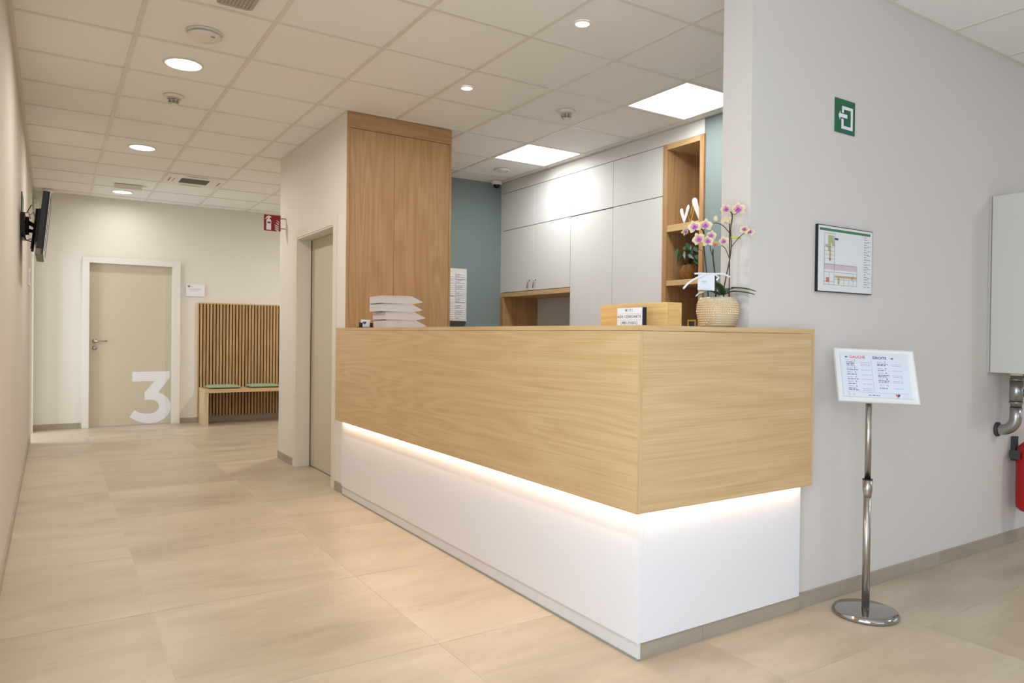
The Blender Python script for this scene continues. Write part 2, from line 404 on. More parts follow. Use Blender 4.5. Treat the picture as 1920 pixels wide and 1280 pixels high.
# baseboards made of stoneware strips
def baseboard(name, segs):
    root = bpy.data.objects.new(name, None); COL.objects.link(root); root['kind'] = 'structure'
    for s in segs:
        obj('skirting_tile', B(*s, 0, .066, bev=0.0012), m_skirt, root)
def run(a0, a1, step, first):
    xs = [a0]; x = first
    while x < a1:
        if x > a0+.02: xs.append(x)
        x += step
    xs.append(a1); return list(zip(xs, xs[1:]))
baseboard('baseboard_left', [(XL, XL+.009, a+.001, b-.001) for a, b in run(1.21, 8.89, FG, 1.5)])
baseboard('baseboard_back', [(a+.001, b-.001, YB-.009, YB) for a, b in run(XL, .30, FG, 2)+run(1.405, 4.9, FG, 2.134)])
baseboard('baseboard_middle', [(XD-.009, XD, a+.001, b-.001) for a, b in ((5.08, 5.262), (6.41, 6.88))])
baseboard('baseboard_right', [(a+.001, b-.001, YR-.009, YR) for a, b in [(2.745, 3.044)]+run(3.044, XE, FG, 3.931)])
for nm, s in (('trim_1', (XL, XL+.02, YF, YB)), ('trim_2', (XL+.02, 4.9, YB-.02, YB)), ('trim_3', (XD-.02, XD, YP, 6.88)),
              ('trim_4', (2.40, XE, YR-.02, YR)), ('trim_5', (2.67, 4.05, 6.525, 6.545)), ('trim_6', (4.03, 4.05, 2.1, 6.545))):
    struct(nm, B(*s, CE-.003, CE+.003), m_rail)

# ------------------------------------------------------------------ door 1: beige door with the big 3 (back wall)
def door_root(name): 
    o = bpy.data.objects.new(name, None); COL.objects.link(o); o['kind'] = 'structure'; return o
d = door_root('door_1')
bm = bmesh.new(); box(bm, .312, .384, YB-.035, YB, 0, 2.068, .003); box(bm, 1.300, 1.392, YB-.035, YB, 0, 2.068, .003); box(bm, .384, 1.300, YB-.035, YB, 2.0, 2.068, .003)
obj('door_casing', bm, m_casing, d)
YL = YB+.035
leaf = obj('door_leaf', B(.386, 1.298, YL, YL+.04, .006, 1.998), m_doorb, d)
bm = bmesh.new(); box(bm, .3842, .3858, YB, YB+.075, 0, 2.0); box(bm, 1.2982, 1.2998, YB, YB+.075, 0, 2.0); obj('door_jamb', bm, m_casing, d)
obj('floor_strip', B(.386, 1.298, YB, YB+.12, -.02, 0), m_floor, d)
def arcpts(cx, cy, rx, ry, a0, a1, n):
    return [(cx+rx*math.cos(a0+(a1-a0)*k/n), cy+ry*math.sin(a0+(a1-a0)*k/n)) for k in range(n+1)]
# digit outline on a unit field read from the photograph (x 0..1, y 0..1)
p3 = [(0.06, 1.0), (0.965, 1.0), (0.965, .875), (0.70, .605)]
p3 += arcpts(.53, .305, .47, .305, 1.19, -PI/2, 14)[0:]
p3 += [(.38, .005), (.25, .03), (.12, .075), (0, .13)] + [(.115, .262), (.25, .205), (.38, .183)]
p3 += arcpts(.505, .320, .205, .135, -PI/2, PI/2, 10) + [(.36, .455), (.36, .60), (.60, .815), (.06, .815)]
bm = bmesh.new(); prism(bm, p3, lambda x, y: Vector((.826+.470*x, YL-.0012, .016+.652*y)), (0, .0010, 0))
obj('door_number', bm, m_vinyl, leaf, 'large white vinyl figure 3')
hx, hz = .445, 1.052
bm = bmesh.new(); lathe(bm, (hx, YL, hz), [(0, 0), (.026, 0), (.026, .007), (0, .008)], 20, Vector((0, -1, 0))); tube(bm, [(hx, YL, hz), (hx, YL-.05, hz)], .010)
tube(bm, [(hx-.006, YL-.05, hz), (hx+.132, YL-.05, hz)], .009)
obj('door_handle', bm, m_steel, leaf)
bm = bmesh.new(); lathe(bm, (hx, YL, hz-.086), [(0, 0), (.026, 0), (.026, .006), (0, .007)], 20, Vector((0, -1, 0))); box(bm, hx-.004, hx+.004, YL-.010, YL-.006, hz-.100, hz-.074)
obj('lock_rosette', bm, m_steel, leaf)

# door 2: doorway in the left wall, near the far corner
d = door_root('door_2')
bm = bmesh.new()
box(bm, XL, XL+.018, 8.895, 8.965, 0, 2.10, .002); box(bm, XL, XL+.018, 9.855, 9.925, 0, 2.10, .002); box(bm, XL, XL+.018, 8.965, 9.855, 2.035, 2.10, .002)
obj('door_casing', bm, m_casing, d)
bm = bmesh.new(); box(bm, XL-.12, XL, 8.961, 8.975, 0, 2.04); box(bm, XL-.12, XL, 9.845, 9.859, 0, 2.04); box(bm, XL-.12, XL, 8.975, 9.845, 2.026, 2.04)
obj('door_jamb', bm, m_casing, d)

# door 3: beige sliding door set deep in the middle wall
d = door_root('door_3')
bm = bmesh.new()
box(bm, XD-.006, XD, 5.272, 5.352, 0, 2.072, .002); box(bm, XD-.006, XD, 6.312, 6.395, 0, 2.072, .002); box(bm, XD-.006, XD, 5.352, 6.312, 2.008, 2.072, .002)
obj('door_casing', bm, m_casingc, d)
bm = bmesh.new(); box(bm, XD-.001, XD+.158, 5.346, 5.360, 0, 2.010); box(bm, XD-.001, XD+.158, 6.310, 6.324, 0, 2.010); box(bm, XD-.001, XD+.158, 5.360, 6.310, 1.996, 2.010)
obj('door_jamb', bm, m_casingc, d)
obj('door_leaf', B(XD+.128, XD+.158, 5.362, 6.302, .008, 1.994), m_doorb, d)
obj('door_seal', B(XD+.122, XD+.13, 6.302, 6.309, 0, 1.994), m_gap, d)

# ------------------------------------------------------------------ oak cladding of the pillar
t = thing('pillar_cladding', 'full-height light oak cladding on the pillar end beside the reception desk', 'wall panel', (1.81, YP, 0))
obj('header_panel', B(1.812, 2.666, YP, YP+.019, 2.685, CE-.002, bev=.0008), m_oakXd, t)
obj('edge_strip', B(1.812, 1.828, YP, YP+.019, 0, 2.684), m_oakV, t)
obj('edge_strip', B(2.650, 2.666, YP, YP+.019, 0, 2.684), m_oakV, t)
obj('oak_panel', B(1.830, 2.180, YP+.003, YP+.019, 0, 2.682), m_oakV, t)
obj('oak_panel', B(2.182, 2.648, YP+.003, YP+.019, 0, 2.682), m_oakV, t)
obj('side_panel', B(2.649, 2.666, YP+.02, 6.54, 0, CE-.002), m_oakV, t)

# ================================================================== RECEPTION DESK
ZT, ZB = 1.217, .549
t = thing('reception_desk', 'large oak and white reception desk with glowing light strip under its overhanging oak front', 'reception desk', (1.787, 1.915, 0))
LX, RY = 2.297, 2.35
bm = bmesh.new(); prism(bm, [(1.737, 1.8762), (2.2108, RY), (LX, RY), (LX, YP-.002), (1.737, YP-.002)], lambda x, y: Vector((x, y, ZT-.019)), (0, 0, .019))
obj('counter_top', bm, m_oakH, t)
bm = bmesh.new(); prism(bm, [(1.7372, 1.876), (2.745, 1.876), (2.745, YR-.002), (2.396, YR-.002), (2.396, RY), (2.2112, RY)], lambda x, y: Vector((x, y, ZT-.019)), (0, 0, .019))
obj('counter_top', bm, m_oakX, t)
obj('edge_band', B(1.7372, 1.7558, 1.8752, 1.8759, ZB, ZT-.0205), m_oakVl, t)
obj('front_panel', B(1.737, 1.756, 1.876, YP-.002, ZB, ZT-.0205, bev=.0006), m_oakH, t)
obj('end_panel', B(1.7572, 2.7255, 1.876, 1.895, ZB, ZT-.0205, bev=.0006), m_oakX, t)
obj('end_cap', B(2.7265, 2.745, 1.876, YR-.002, ZB, ZT-.0205), m_oakVl, t)
bm = bmesh.new(); box(bm, 1.757, 1.80, 1.896, YP-.002, ZB+.006, ZB+.022); box(bm, 1.80, 2.726, 1.896, YR-.003, ZB+.006, ZB+.022)
obj('soffit', bm, m_white, t)
obj('base_front', B(1.787, 1.806, 1.915, YP-.002, .066, ZB+.005, bev=.0006), m_white, t)
obj('base_end', B(1.8065, 2.719, 1.915, YR-.008, .066, ZB+.005, bev=.0006), m_white, t)
obj('plinth_front', B(1.7935, 1.806, 1.922, YP-.002, .006, .065), m_plinth, t)
obj('plinth_seal', B(1.7915, 1.7935, 1.920, YP-.002, 0, .009), plain('silicone', (150, 152, 140), .4), t)
obj('skirting_tile', B(1.7945, 2.134, 1.926, 1.938, 0, .065), m_skirt, t, 'brown grey stoneware plinth')
obj('skirting_tile', B(2.136, 2.743, 1.926, 1.938, 0, .065), m_skirt, t, 'brown grey stoneware plinth')
bm = bmesh.new(); box(bm, 1.810, LX-.03, YR+.002, YP-.004, .01, ZT-.021); box(bm, LX-.03, 2.394, YR+.002, RY-.03, .01, ZT-.021)
obj('carcass', bm, m_white, t)
bm = bmesh.new(); box(bm, 1.772, 1.780, 1.906, YP-.03, ZB+.001, ZB+.006); box(bm, 1.780, 2.700, 1.903, 1.911, ZB+.001, ZB+.006)
obj('led_strip', bm, m_led, t, 'warm glowing light strip')
area('led_light_front', (1.772, 3.48, ZB-.001), (0, 0, 0), .018, 3.10, LED_W*3.1, LED_C)
area('led_light_end', (2.235, 1.899, ZB-.001), (0, 0, 0), .95, .018, LED_W*.95*.6, LED_C)

# ================================================================== OFFICE CABINETS (front plane X = 4.051)
XC = 4.051
DT = .019
def door(parent, y0, y1, z0, z1, name='door'):
    return obj(name, B(XC, XC+DT, y0+.0020, y1-.0020, z0+.0030, z1-.0030, bev=.0008), m_cab, parent)
def body(parent, y0, y1, z0, z1):
    bm = bmesh.new(); box(bm, XC+.022, 4.64, y0+.0005, y1-.0005, z0, z1); return obj('body', bm, m_gap, parent)
t = thing('wall_cabinet', 'pale grey wall cabinet over an open oak nook, next to the teal wall', 'cabinet', (XC, 5.315, 0))
body(t, 5.315, 6.540, 1.632, 2.684)
door(t, 5.315, 5.908, 2.288, 2.685); door(t, 5.908, 6.500, 2.288, 2.685)
dl = door(t, 5.315, 5.928, 1.632, 2.288); dr = door(t, 5.928, 6.500, 1.632, 2.288)
obj('filler_panel', B(XC, XC+DT, 6.502, 6.543, 1.632, 2.684), m_cab, t)
for dd, yh in ((dl, 5.872), (dr, 5.978)):
    bm = bmesh.new(); tube(bm, [(XC, yh, 1.735), (XC-.030, yh, 1.735)], .005, 8); tube(bm, [(XC-.030, yh+.012, 1.738), (XC-.030, yh-.006, 1.735), (XC-.032, yh+.012, 1.655)], .0045, 8)
    obj('handle', bm, m_steel, dd)
obj('nook_frame', B(XC, 4.60, 5.315, 6.543, 1.586, 1.630), m_oakH, t)
obj('nook_side', B(XC, 4.60, 6.487, 6.543, .76, 1.585), m_oakV, t)
obj('nook_back', B(4.50, 4.52, 5.316, 6.486, .76, 1.585), m_cab, t, 'grey back panel of the nook')
obj('worktop', B(XC-.01, 4.60, 5.317, 6.54, .722, .758), m_oakH, t)
bm = bmesh.new(); box(bm, XC+.022, 4.60, 5.317, 6.54, .0, .72)
obj('base_body', bm, m_cab, t)
t = thing('tall_cabinet', 'left pale grey tall cabinet of two, touching the open oak nook', 'cabinet', (XC, 4.72, 0))
body(t, 4.720, 5.314, 0, 2.684); door(t, 4.720, 5.314, 2.288, 2.685); door(t, 4.720, 5.314, .08, 2.284)
t = thing('tall_cabinet', 'right pale grey tall cabinet, directly left of the oak shelf niche', 'cabinet', (XC, 4.12, 0))
body(t, 4.122, 4.719, 0, 2.684); door(t, 4.122, 4.719, 2.288, 2.685); door(t, 4.122, 4.719, .08, 2.288)
tag(obj('filler_panel', B(XC, XC+DT, 3.70, 6.543, 2.687, CE-.004), m_cab), 'long pale grey filler panel between cabinet tops and ceiling', 'panel')
t = thing('shelf_niche', 'tall open oak shelf niche with ornaments at the right end of the cabinets', 'shelf', (XC, 3.70, 0))
obj('side_panel', B(XC-.012, 4.64, 4.068, 4.112, 0, 2.684), m_oakV, t); obj('side_panel', B(XC-.012, 4.64, 3.695, 3.733, 0, 2.684), m_oakV, t)
obj('top_panel', B(XC-.012, 4.64, 3.734, 4.067, 2.640, 2.684), m_oakH, t); obj('back_panel', B(4.56, 4.58, 3.734, 4.067, 0, 2.639), m_oakV, t)
for z0, z1 in ((1.998, 2.048), (1.578, 1.618), (1.150, 1.190), (.60, .64), (.05, .09)):
    obj('shelf', B(XC-.008, 4.558, 3.734, 4.067, z0, z1, bev=.0008), m_oakH, t)
t = thing('monitor', 'black computer monitor with only its top edge showing inside the oak nook', 'monitor', (4.28, 5.83, .758))
obj('screen', B(4.27, 4.30, 5.56, 6.04, .86, 1.222, bev=.004), m_black, t); bm = bmesh.new(); box(bm, 4.28, 4.31, 5.77, 5.83, .765, .90); box(bm, 4.20, 4.40, 5.70, 5.90, .7585, .768)
obj('stand', bm, m_black, t)

# ================================================================== CEILING FITTINGS
def downlight(loc, label, group, r=.100, watt=DOWN_W, col=DOWN_C):
    t = thing('downlight', label, 'ceiling light', (loc[0], loc[1], CE), group)
    c = (loc[0], loc[1], CE+.001); dn = Vector((0, 0, -1))
    bm = bmesh.new(); lathe(bm, c, [(r, 0), (r*1.12, 0), (r*1.12, .005), (r*1.02, .007), (r, .002)], 40, dn)
    obj('trim_ring', bm, m_plast, t)
    bm = bmesh.new(); lathe(bm, c, [(0, .003), (r*1.0, .003)], 40, dn, False); obj('diffuser', bm, m_glow, t)
    area('downlight_beam', (loc[0], loc[1], CE-.012), (0, 0, 0), r*1.8, 0, watt, col, 172, 'DISK')
G = 'large round downlights along the corridor'
downlight((.667, 4.762), 'large round corridor downlight nearest the camera, by the round air valve', G)
downlight((.667, 7.120), 'large round corridor downlight beyond the ribbed detector, second from camera', G)
downlight((.690, 9.520), 'large round corridor downlight closest to the back wall', G, watt=DOWN_W*.28)
for y in (2.38, 0.02, -2.35): 
    area('downlight_beam', (.667, y, CE-.012), (0, 0, 0), .18, 0, DOWN_W*.7, DOWN_C, 165, 'DISK')
    bm = bmesh.new(); lathe(bm, (.667, y, CE+.001), [(0, .003), (.1, .003), (.112, 0)], 32, Vector((0,0,-1)))
    tag(obj('downlight', bm, m_glow), {2.38: 'large round corridor downlight in front of the air valve, above the picture', .02: 'large round corridor downlight straight above the camera', -2.35: 'large round corridor downlight by the rear window'}[y], 'ceiling light', 'corridor downlights outside the frame')
G = 'small round spots above the reception desk'
downlight((2.312, 2.953), 'small round ceiling spot above the near part of the desk', G, .037, SPOT_W, SPOT_C)
downlight((2.290, 4.145), 'small round ceiling spot above the far part of the desk', G, .037, SPOT_W, SPOT_C)
def panel(x0, y0, label):
    t = thing('light_panel', label, 'ceiling light', (x0+.3, y0+.3, CE), 'square light panels in the ceiling')
    bm = bmesh.new()
    for s in ((x0+.012, x0+.588, y0+.012, y0+.024), (x0+.012, x0+.588, y0+.576, y0+.588), (x0+.012, x0+.024, y0+.024, y0+.576), (x0+.576, x0+.588, y0+.024, y0+.576)):
        box(bm, *s, CE+.001, CE+.010)
    obj('frame', bm, m_casing, t)
    obj('diffuser', B(x0+.024, x0+.576, y0+.024, y0+.576, CE+.003, CE+.008), m_glowp, t)
    area('panel_beam', (x0+.155, y0+.3, CE-.004), (0, 0, 0), .26, .50, PANEL_W, PANEL_C, 172)
panel(3.381, 3.241, 'square light panel nearest the camera, partly hidden by the white wall end')
panel(3.381, 5.041, 'square light panel deeper in the office, near the teal wall')
bm = B(5.20, 5.75, -.93, -.37, CE-.002, CE+.001)
tag(obj('light_panel', bm, m_glowp), 'square light panel in the hall ceiling outside the picture', 'ceiling light')
area('hall_panel_beam', (5.48, -.65, CE-.006), (0, 0, 0), .54, .54, HALL_PANEL_W, PANEL_C)
area('corridor_end_beam', (3.2, 8.3, CE-.012), (0, 0, 0), .2, 0, DOWN_W*1.9, DOWN_C, 175, 'DISK')

DN = Vector((0, 0, -1))
# round air valve, its disc hanging a little below its seat
t = thing('air_valve', 'white round air valve with a hanging disc near the top left of the ceiling', 'air vent', (.686, 4.20, CE))
bm = bmesh.new(); lathe(bm, (.690, 4.20, CE), [(0, 0), (.092, 0), (.092, .003), (.060, .006), (.050, .022), (0, .022)], 40, DN); obj('seat', bm, m_plast, t)
bm = bmesh.new(); lathe(bm, (.690, 4.20, CE-.014), [(0, 0), (.080, 0), (.087, .004), (.087, .010), (.078, .016), (.03, .019), (0, .019)], 40, DN); obj('disc', bm, m_plast, t)
obj('indicator_slot', B(.716, .736, 4.146, 4.154, CE-.034, CE-.0295), m_grille, t)
# ribbed detectors
def detector(x, y, label):
    t = thing('smoke_detector', label, 'smoke detector', (x, y, CE), 'ribbed ceiling detectors')
    bm = bmesh.new(); lathe(bm, (x, y, CE), [(0, 0), (.066, 0), (.066, .006), (.058, .012), (.050, .018), (0, .022)], 36, DN); obj('base', bm, m_plast, t)
    bm = bmesh.new(); lathe(bm, (x, y, CE-.021), [(0, 0), (.036, 0), (.034, .028), (0, .028)], 28, DN); obj('core', bm, m_dgrey, t)
    bm = bmesh.new()
    for k in range(5):
        r = .046-.004*k; lathe(bm, (x, y, CE-.024-.008*k), [(r-.014, 0), (r, 0), (r-.001, .0022), (r-.014, .0022), (r-.014, 0)], 32, DN)
    for k in range(8):
        a = k*PI/4+.3; tube(bm, [(x+.043*math.cos(a), y+.043*math.sin(a), CE-.020), (x+.026*math.cos(a), y+.026*math.sin(a), CE-.062)], .0025, 6)
    lathe(bm, (x, y, CE-.058), [(0, 0), (.028, 0), (.024, .006), (0, .007)], 28, DN)
    obj('cage', bm, m_plast, t)
detector(.700, 5.44, 'ribbed white smoke detector in the corridor between the two nearest large downlights')
detector(3.118, 4.16, 'ribbed white smoke detector above the office beside the bright light panels')
t = thing('emergency_light', 'white box mounted on the ceiling just in front of the farthest downlight', 'emergency light', (.709, 9.03, CE))
obj('housing', B(.572, .846, 8.98, 9.08, CE-.050, CE-.001, bev=.004), m_plast, t); obj('lens', B(.582, .836, 8.99, 9.07, CE-.054, CE-.050), m_casing, t)
# cassette air unit in its grid cell
x0, y0 = CX+1.2, CY+4.8
t = thing('air_unit', 'square white ceiling cassette air unit with grey grille near the corridor end', 'air conditioner', (x0+.3, y0+.3, CE))
bm = bmesh.new()
for s in ((x0+.012, x0+.588, y0+.012, y0+.16), (x0+.012, x0+.588, y0+.44, y0+.588), (x0+.012, x0+.16, y0+.16, y0+.44), (x0+.44, x0+.588, y0+.16, y0+.44)): box(bm, *s, CE-.012, CE+.006)
obj('cover', bm, m_casing, t)
obj('filter', B(x0+.16, x0+.44, y0+.16, y0+.44, CE-.002, CE+.004), m_dgrey, t)
bm = bmesh.new()
for k in range(10): box(bm, x0+.16, x0+.44, y0+.165+.0285*k, y0+.176+.0285*k, CE-.010, CE-.003)
obj('grille', bm, m_grille, t)
for s in ((x0+.05, x0+.062, y0+.2, y0+.4), (x0+.095, x0+.101, y0+.2, y0+.4), (x0+.538, x0+.55, y0+.2, y0+.4), (x0+.2, x0+.4, y0+.05, y0+.062), (x0+.2, x0+.4, y0+.538, y0+.55)):
    obj('air_slot', B(*s, CE-.0135, CE-.0115), m_grille, t)
# loudspeaker disc, dome cameras, access plate
t = thing('ceiling_speaker', 'flat white disc on the office ceiling left of the dome camera', 'speaker', (3.705, 5.975, CE))
bm = bmesh.new(); lathe(bm, (3.705, 5.975, CE), [(0, 0), (.078, 0), (.078, .008), (.066, .018), (.054, .016), (.050, .010), (0, .010)], 36, DN); obj('ring', bm, m_plast, t)
bm = bmesh.new(); lathe(bm, (3.705, 5.975, CE-.0105), [(0, 0), (.048, 0), (.040, .006), (0, .008)], 36, DN); obj('grille', bm, m_casing, t)
def dome(x, y, label):
    t = thing('dome_camera', label, 'security camera', (x, y, CE), 'dome cameras in ceiling corners')
    bm = bmesh.new(); lathe(bm, (x, y, CE), [(0, 0), (.056, 0), (.056, .030), (.048, .042), (0, .042)], 32, DN); obj('housing', bm, m_plast, t)
    bm = bmesh.new(); lathe(bm, (x, y, CE-.0425), [(.038*math.cos(a), .038*math.sin(a)) for a in [k*PI/16 for k in range(8)]]+[(0, .038)], 28, DN); obj('bubble', bm, m_blackg, t)
dome(3.93, 6.44, 'white dome camera in the office corner where the teal wall meets the cabinets')
dome(-.045, 9.86, 'white dome camera in the far left corridor corner behind the television')
t = thing('wifi_access_point', 'grey perforated rounded plate cut off by the top edge of the picture', 'access point', (.76, 3.60, CE))
bm = bmesh.new(); pts = []
for cx, cy, a in ((.83-.03, 3.72-.03, 0), (.66+.03, 3.72-.03, PI/2), (.66+.03, 3.48+.03, PI), (.83-.03, 3.48+.03, 1.5*PI)): pts += arcpts(cx, cy, .03, .03, a, a+PI/2, 6)
prism(bm, pts, lambda x, y: Vector((x, y, CE-.030)), (0, 0, .030)); obj('body', bm, plain('perforated_grey', (176, 170, 160), .6), t)
bm = bmesh.new()
for a in range(9):
    for b in range(13): box(bm, .672+.0165*a, .680+.0165*a, 3.492+.0165*b, 3.500+.0165*b, CE-.0306, CE-.0299)
o = obj('perforations', bm, m_grille, t); o['kind'] = 'stuff'

# ================================================================== CORRIDOR THINGS
# slatted wall panel
XS0, XS1 = 1.604, 3.42
t = thing('slat_panel', 'vertical oak slat panel on dark felt fixed to the back wall behind the bench', 'wall panel', (XS0, YB, .07))
obj('backing', B(XS0+.012, XS1, YB-.010, YB-.001, .075, 1.545), m_felt, t)
obj('top_rail', B(XS0, XS1, YB-.042, YB-.001, 1.545, 1.560), m_oakX, t); obj('side_rail', B(XS0, XS0+.012, YB-.042, YB-.001, .071, 1.545), m_slat, t)
sm = None; n = 0; x = XS0+.024
while x < XS1-.03:
    if sm is None:
        bm = bmesh.new(); box(bm, -.0135, .0135, -.03, 0, .075, 1.544, .0008); sm = bpy.data.meshes.new('slat'); bm.to_mesh(sm); bm.free(); sm.materials.append(m_slat)
    o = bpy.data.objects.new('slat', sm); COL.objects.link(o); o.parent = t; o.location = Vector((x+.0135, YB-.0105, 0)) - t.location; x += .0405
# bench
t = thing('bench', 'light oak bench with a solid side leg against the slatted wall panel', 'bench', (1.617, 9.586, 0))
obj('seat', B(1.617, 3.40, 9.586, YB-.045, .412, .457, bev=.002), m_oakX, t)
obj('leg', B(1.617, 1.662, 9.588, YB-.045, 0, .411, bev=.001), wood('oak_pale_side', 2, (182, 156, 116), (205, 182, 142), (216, 196, 160)), t)
obj('leg', B(3.355, 3.40, 9.588, YB-.045, 0, .411, bev=.001), m_oakV, t)
def cushion(x0, x1, label):
    bm = bmesh.new(); y0, y1 = 9.63, 9.97; n = 12
    g = {}
    for s in (0, 1):
        for i in range(n+1):
            for j in range(n+1):
                u, v = i/n*2-1, j/n*2-1
                e = max(0, (1-abs(u)**5)*(1-abs(v)**5))**.5
                X = (x0+x1)/2+(x1-x0)/2*u; Y = (y0+y1)/2+(y1-y0)/2*v
                z = .476+(.023 if s else -.0175)*e
                if not s and e <= 0: g[(s, i, j)] = g.get((1, i, j)); 
                g[(s, i, j)] = bm.verts.new((X, Y, z))
        for i in range(n):
            for j in range(n):
                f = bm.faces.new([g[(s, a, b)] for a, b in ((i, j), (i+1, j), (i+1, j+1), (i, j+1))]); f.smooth = True
    bmesh.ops.remove_doubles(bm, verts=bm.verts[:], dist=.0005)
    return tag(rebase(obj('seat_cushion', bm, m_cush), ((x0+x1)/2, 9.8, .458)), label, 'cushion', 'green cushions on the bench')
cushion(1.665, 2.072, 'flat green seat cushion at the left end of the oak bench')
cushion(2.165, 2.572, 'flat green seat cushion second along the bench, partly hidden by the wall corner')
# small name plate beside door 3
t = thing('name_plate', 'small white framed name plate with a pink heart logo right of the numbered door', 'sign', (1.57, YB, 1.72))
obj('plate', B(1.455, 1.686, YB-.014, YB-.001, 1.635, 1.803, bev=.003), m_paper, t); 
obj('border', one(lambda bm: [box(bm, *s) for s in ((1.457, 1.684, YB-.0155, YB-.013, 1.795, 1.801), (1.457, 1.684, YB-.0155, YB-.013, 1.637, 1.643), (1.457, 1.463, YB-.0155, YB-.013, 1.643, 1.795), (1.678, 1.684, YB-.0155, YB-.013, 1.643, 1.795))]), m_casing, t)
def heart2(n=20):
    pts = []
    for k in range(n):
        a = 2*PI*k/n; pts.append((16*math.sin(a)**3/32, (13*math.cos(a)-5*math.cos(2*a)-2*math.cos(3*a)-math.cos(4*a))/32))
    return pts
def heart_logo(parent, c, ex, ey, n, s, matl, matr, name='heart_logo'):
    bm = bmesh.new(); H = heart2(24)
    vs = [bm.verts.new(Vector(c)+Vector(ex)*x*s+Vector(ey)*y*s) for x, y in H]; top = bm.verts.new(Vector(c)+Vector(ey)*s*.16)
    for k in range(len(vs)):
        f = bm.faces.new((top, vs[k], vs[(k+1)%len(vs)])); f.material_index = 0 if H[k][0]+H[(k+1)%len(H)][0] < 0.5*(H[k][1]) else 1
    o = obj(name, bm, None, parent, mats=[matl, matr]); return o
m_lp = plain('logo_pink', (196, 92, 120), .6); m_lb = plain('logo_blue', (92, 96, 140), .6)
EX, EZ = Vector((1, 0, 0)), Vector((0, 0, 1))
heart_logo(t, (1.492, YB-.0146, 1.766), EX, EZ, None, .032, m_lp, m_lb)
def bars(name, lst, parent, mat, org, ex, ey, eps=.0004):
    """short dashes standing for lines of print too small to read: (x, y, length, height)"""
    bm = bmesh.new(); org, ex, ey = Vector(org), Vector(ex), Vector(ey)
    for x, y, l, h in lst:
        q = x
        rr = random.Random(int((x*7919+y*104729)*1000))
        while q < x+l-.0005:
            wl = min(rr.uniform(.006, .016), x+l-q)
            bm.faces.new([bm.verts.new(org+ex*a+ey*b) for a, b in ((q, y-h/2), (q+wl, y-h/2), (q+wl, y+h/2), (q, y+h/2))]); q += wl+.003
    o = obj(name, bm, mat, parent); o['kind'] = 'stuff'; return o
bars('print_lines', [(.058, .096, .03, .004), (.045, .064, .13, .006), (.06, .044, .08, .003)], t, m_inkg, (1.455, YB-.0146, 1.665), EX, EZ)
# fire sign standing out from the middle wall
YS = 6.70
t = thing('fire_sign', 'red projecting fire extinguisher sign with white symbols near the ceiling', 'sign', (1.79, YS, 2.18))
obj('plate', B(1.618, 1.766, YS, YS+.003, 2.106, 2.251), m_redsign, t)
def P(u, v): return Vector((1.618+.148*u, YS-.0006, 2.106+.145*v))
bm = bmesh.new()
prism(bm, [(.14, .06), (.43, .06), (.43, .66), (.37, .74), (.33, .76), (.33, .82), (.43, .84), (.42, .90), (.28, .95), (.16, .88), (.07, .74), (.10, .70), (.19, .80), (.24, .82), (.24, .76), (.20, .74), (.14, .66)], P, (0, .0005, 0))
for k in range(5):
    cx, cy = (.84-.04*k if k < 2 else .72-.0*k), .70-.13*k
    prism(bm, [(cx-.10, cy), (cx-.02, cy-.10), (cx+.08, cy-.16), (.90, cy-.20), (.90, cy-.14), (cx+.03, cy-.06)], P, (0, .0005, 0))
obj('symbols', bm, m_vinyl, t, 'white extinguisher and flame symbols')
obj('label_window', B(1.618+.148*.20, 1.618+.148*.39, YS-.0011, YS-.0006, 2.106+.145*.47, 2.106+.145*.57), m_redsign, t)
for z in (2.225, 2.132):
    bm = bmesh.new(); tube(bm, [(1.760, YS-.006, z), (XD-.002, YS-.006, z)], .005, 10); obj('spacer_pin', bm, m_steel, t)
# sign plates on the left wall
t = thing('wall_sign', 'thin dark-edged sign plate high on the left wall in front of the television', 'sign', (XL, 6.5, 2.1))
obj('plate', B(XL+.001, XL+.006, 6.33, 6.70, 2.035, 2.185), m_dgrey, t); obj('face', B(XL+.006, XL+.0068, 6.332, 6.698, 2.037, 2.183), m_green, t)
t = thing('door_plate', 'small pale name plate on the left wall just before the far doorway', 'sign', (XL, 8.45, 1.69))
obj('plate', B(XL+.001, XL+.012, 8.35, 8.55, 1.61, 1.77, bev=.002), m_paper, t); obj('insert', B(XL+.012, XL+.0128, 8.37, 8.53, 1.63, 1.75), m_inkg, t)
t = thing('motion_sensor', 'small white motion sensor in the far left corner under the ceiling', 'sensor', (-.165, YB, 2.64))
obj('housing', B(-.190, -.135, YB-.05, YB-.001, 2.585, 2.705, bev=.008), m_plast, t); obj('lens', B(-.180, -.145, YB-.056, YB-.050, 2.60, 2.645, bev=.003), m_casing, t)

# television on a bracket at the left wall, tilted forward and seen from its side
YT0, YT1 = 6.0, 6.72
t = thing('television', 'black flat television with silver lower edge on a bracket at the left wall', 'television', (XL, 6.35, 1.93))
top, bot = Vector((-.012, 0, 2.150)), Vector((-.054, 0, 1.705)); up = (top-bot).normalized(); nn = Vector((up.z, 0, -up.x))
def tvbox(name, h0, h1, d0, d1, y0, y1, mat, label=None):
    bm = bmesh.new(); cs = []
    for yy in (y0, y1):
        for hh, dd in ((h0, d0), (h1, d0), (h1, d1), (h0, d1)): cs.append(bm.verts.new(bot+up*hh+nn*dd+Vector((0, yy, 0))))
    for f in ((0, 1, 2, 3), (7, 6, 5, 4), (0, 4, 5, 1), (1, 5, 6, 2), (2, 6, 7, 3), (3, 7, 4, 0)): bm.faces.new([cs[i] for i in f])
    bmesh.ops.bevel(bm, geom=bm.edges[:], offset=.003, segments=2, affect='EDGES')
    return obj(name, bm, mat, t, label)
H = (top-bot).length
tvbox('casing', .045, H, -.042, -.006, YT0+.01, YT1-.01, m_black)
